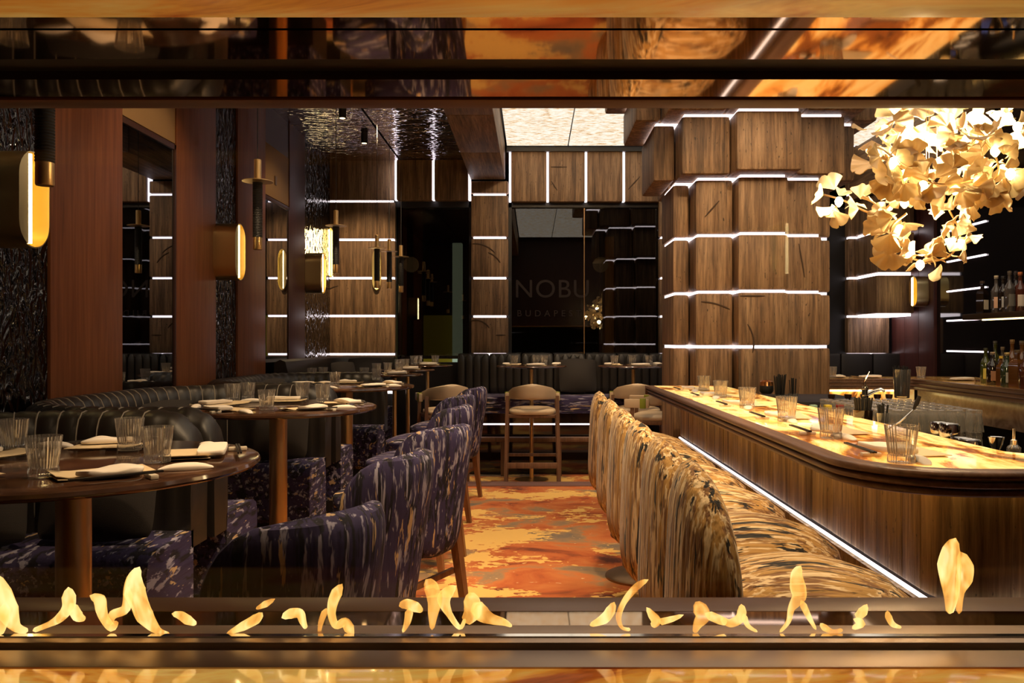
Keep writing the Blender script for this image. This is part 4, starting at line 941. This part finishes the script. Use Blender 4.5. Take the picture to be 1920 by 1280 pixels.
BR = [  # branches: (px, py, depth) polylines, leaves along them
    ([(1640, 250, 3.0), (1690, 225, 3.05), (1760, 270, 3.1), (1850, 240, 3.1), (1930, 230, 2.95)], 46),
    ([(1660, 290, 2.85), (1690, 320, 2.9), (1760, 345, 2.85), (1830, 335, 2.9), (1880, 300, 3.0)], 70),
    ([(1780, 250, 2.9), (1850, 270, 2.85), (1870, 330, 2.85), (1800, 370, 2.95)], 54),
    ([(1745, 370, 2.95), (1690, 370, 3.0), (1640, 400, 3.1), (1580, 375, 3.15), (1545, 365, 3.2)], 22),
    ([(1780, 395, 3.05), (1800, 440, 3.1), (1780, 480, 3.15), (1730, 490, 3.1), (1690, 470, 3.05), (1670, 430, 3.0), (1700, 400, 2.95)], 42),
    ([(1690, 200, 3.1), (1800, 150, 3.1), (1900, 170, 3.0)], 30),
]
for pl, nl in BR:
    pts = [P(*p)-co for p in pl]
    fine = []
    for i in range(len(pts)-1):
        p0, p1, p2, p3 = pts[max(0, i-1)], pts[i], pts[i+1], pts[min(len(pts)-1, i+2)]
        for k in range(6):
            t_ = k/6; fine.append(.5*((2*p1)+(p2-p0)*t_+(2*p0-5*p1+4*p2-p3)*t_*t_+(3*p1-p0-3*p2+p3)*t_**3))
    fine.append(pts[-1]); obj('branch', MB().tube(fine, .004, 6), M['brass'], ch)
    for k in range(nl):
        p = fine[int((k+.5)/nl*(len(fine)-1))]; d = Vector((random.gauss(0, 1), random.gauss(0, .8), random.gauss(-.1, 1))).normalized()
        r_ = random.uniform(.015, .06)
        o = obj('leaf', random.choice(LEAF), None, ch, p+d*r_); q = d.to_track_quat('Z', 'Y') @ Matrix.Rotation(random.uniform(0, 6.28), 3, 'Z').to_quaternion(); o.rotation_euler = q.to_euler()
        s = random.uniform(.75, 1.2); o.scale = (s, s, s)
    for k in range(max(2, nl//11)):
        p = fine[int((k+.6)/max(2, nl//11)*(len(fine)-1))]
        obj('bulb', MB().lathe([(.004, -.02), (.014, -.008), (.016, .004), (.010, .016), (.002, .02)], 12), M['bulb'], ch, p+Vector((random.uniform(-.02, .02), random.uniform(-.05, .0), -.02)))
for px in (1737, 1742, 1757): p = P(px, 320, 3.0)-co; obj('suspension_wire', MB().tube([p, p+Vector((0, 0, 1.85))], .0012, 4), M['brass'], ch)

# ------------------------------------------------------------------ flames on the long burner
DF = 1.285
FL = [
    [[(-8, 1075, 4), (4, 1110, 14), (14, 1145, 17), (30, 1175, 8), (52, 1183, 4)], [(10, 1130, 9), (4, 1165, 10), (0, 1190, 4)]],
    [[(128, 1100, 3), (129, 1118, 11), (128, 1138, 10), (112, 1158, 8), (92, 1170, 5), (62, 1182, 4)], [(132, 1130, 8), (146, 1155, 9), (160, 1160, 3)]],
    [[(168, 1116, 3), (186, 1124, 10), (190, 1142, 9), (196, 1160, 7), (210, 1176, 7), (218, 1164, 4)]],
    [[(262, 1062, 3), (252, 1082, 12), (252, 1108, 18), (262, 1132, 14), (272, 1155, 14), (296, 1182, 6), (318, 1188, 2)], [(240, 1100, 7), (236, 1140, 8), (212, 1152, 8), (205, 1170, 5)]],
    [[(322, 1150, 3), (338, 1153, 7), (352, 1162, 8), (368, 1170, 3)]],
    [[(492, 1148, 3), (480, 1160, 9), (455, 1174, 8), (425, 1188, 2)], [(516, 1122, 2), (498, 1132, 6), (480, 1141, 2)]],
    [[(528, 1158, 4), (545, 1150, 9), (562, 1150, 8), (568, 1165, 6), (574, 1178, 3)]],
    [[(642, 1094, 2), (632, 1110, 10), (624, 1130, 9), (622, 1152, 7), (630, 1172, 6), (646, 1166, 8), (655, 1178, 9), (662, 1190, 2)], [(612, 1140, 6), (602, 1165, 5), (598, 1190, 2)]],
    [[(748, 1136, 4), (762, 1132, 9), (780, 1138, 9), (792, 1146, 3)], [(768, 1140, 8), (764, 1165, 6), (755, 1185, 2)]],
    [[(798, 1086, 5), (808, 1100, 13), (815, 1125, 13), (812, 1150, 9), (810, 1180, 3)], [(856, 1098, 2), (842, 1108, 10), (832, 1124, 12), (842, 1150, 6), (862, 1176, 4), (872, 1160, 3)]],
    [[(880, 1110, 4), (884, 1124, 14), (886, 1146, 16), (872, 1166, 8)], [(888, 1130, 12), (904, 1150, 14), (922, 1160, 9), (945, 1166, 6), (960, 1174, 2)]],
    [[(1216, 1086, 2), (1198, 1096, 6), (1182, 1112, 6), (1168, 1132, 5), (1160, 1156, 5), (1166, 1176, 3), (1182, 1180, 3)], [(1152, 1128, 3), (1145, 1144, 9), (1132, 1160, 9), (1106, 1172, 3)]],
    [[(1212, 1138, 2), (1222, 1152, 7), (1230, 1164, 9), (1222, 1174, 4)], [(1282, 1152, 2), (1260, 1160, 5), (1236, 1166, 6)]],
    [[(1304, 1128, 4), (1312, 1140, 13), (1318, 1154, 13), (1308, 1170, 8), (1302, 1186, 3)], [(1322, 1150, 8), (1350, 1162, 8), (1362, 1168, 4)]],
    [[(1390, 1132, 3), (1391, 1146, 8), (1386, 1160, 8), (1368, 1168, 7), (1352, 1158, 4)], [(1394, 1150, 6), (1402, 1172, 4), (1420, 1184, 2)]],
    [[(1502, 1060, 3), (1494, 1076, 10), (1496, 1100, 14), (1498, 1118, 12), (1484, 1140, 6), (1478, 1165, 4), (1462, 1185, 2)], [(1502, 1125, 7), (1516, 1155, 5), (1530, 1180, 2)]],
    [[(1538, 1168, 2), (1546, 1176, 6), (1562, 1184, 4), (1580, 1180, 3)], [(1600, 1160, 4), (1615, 1168, 7), (1598, 1178, 3)]],
    [[(1626, 1132, 2), (1618, 1146, 8), (1606, 1158, 6)]],
    [[(1664, 1144, 2), (1666, 1156, 6), (1674, 1170, 5), (1690, 1176, 2)]],
    [[(1792, 1008, 4), (1784, 1030, 14), (1780, 1060, 19), (1782, 1090, 16), (1783, 1120, 11), (1780, 1150, 5)], [(1800, 1034, 6), (1810, 1060, 13), (1808, 1085, 13), (1800, 1110, 7), (1798, 1150, 4)]],
]
FLN = ['cut by the left edge', 'curling below the first table post', 'hooked, beside the tall left flame', 'tall, left of the nearest indigo armchair', 'tiny streak right of the tall left flame', 'slanting streak under the nearest armchair', 'short hook right of the slanting streak', 'thin curl beside the burner middle', 'mushroom shaped, left of the forked flame', 'forked like a Y at the aisle', 'broad with a trailing tail in front of the chair leg',
       'long curl before the gold stools', 'swallow-tailed, low under the gold stools', 'bulbous, under the nearest gold stool', 'small hook under the nearest gold seat', 'slim upright, over the nearest gold seat', 'low ripple left of the chandelier reflection', 'small spurt in front of the bar base', 'small spurt left of the tallest flame', 'tallest, standing alone at the far right']
for k, (strk, nm) in enumerate(zip(FL, FLN)):
    x0 = sum(p[0] for p in strk[0])/len(strk[0]); o3 = Vector((XP(x0, DF), DF, ZH+.003)); m_ = MB()
    for j, s in enumerate(strk):
        dd = DF+.012*j*(1 if k % 2 else -1); s = [(x, y, r*1.08) for x, y, r in s]; pts = [P(x, min(y, 1190), dd)-o3 for x, y, r in s]; fine = []; rad = []
        for i in range(len(pts)-1):
            p0, p1, p2, p3 = pts[max(0, i-1)], pts[i], pts[i+1], pts[min(len(pts)-1, i+2)]
            for q in range(5):
                t_ = q/5; fine.append(.5*((2*p1)+(p2-p0)*t_+(2*p0-5*p1+4*p2-p3)*t_*t_+(3*p1-p0-3*p2+p3)*t_**3)); rad.append((s[i][2]*(1-t_)+s[i+1][2]*t_)*DF/F)
        fine.append(pts[-1]); rad.append(s[-1][2]*DF/F*.3); rad[0] *= .12; rad[1] *= .55
        m_.tube(fine, rad, 12)
    tag(obj('flame', m_, M['flame'], None, o3, smooth=80), 'yellow gas flame, '+nm, 'flame', 'flames along the burner')

# ------------------------------------------------------------------ labels by order in each row
bpy.context.view_layer.update()
ORD = ['first', 'second', 'third', 'fourth', 'fifth', 'sixth', 'seventh', 'eighth', 'ninth', 'tenth', 'eleventh', 'twelfth']
gr = {}
for o, d, pl, ax, pos in REG: gr.setdefault((d, pl, ax), []).append(o)
for (d, pl, ax), L in gr.items():
    L.sort(key=(lambda o: PX(o.matrix_world.translation)) if ax == 'x' else (lambda o: o.matrix_world.translation.y))
    for i, o in enumerate(L):
        if len(L) == 1: o['label'] = f'{d} {pl}'
        elif ax == 'x': o['label'] = f'{d} {pl}, {"leftmost" if i == 0 else "rightmost" if i == len(L)-1 else ORD[i]+" from left"}'
        else: o['label'] = f'{d} {pl}, {"nearest the fire" if i == 0 else "farthest from the fire" if i == len(L)-1 else ORD[i]+" from the fire"}'
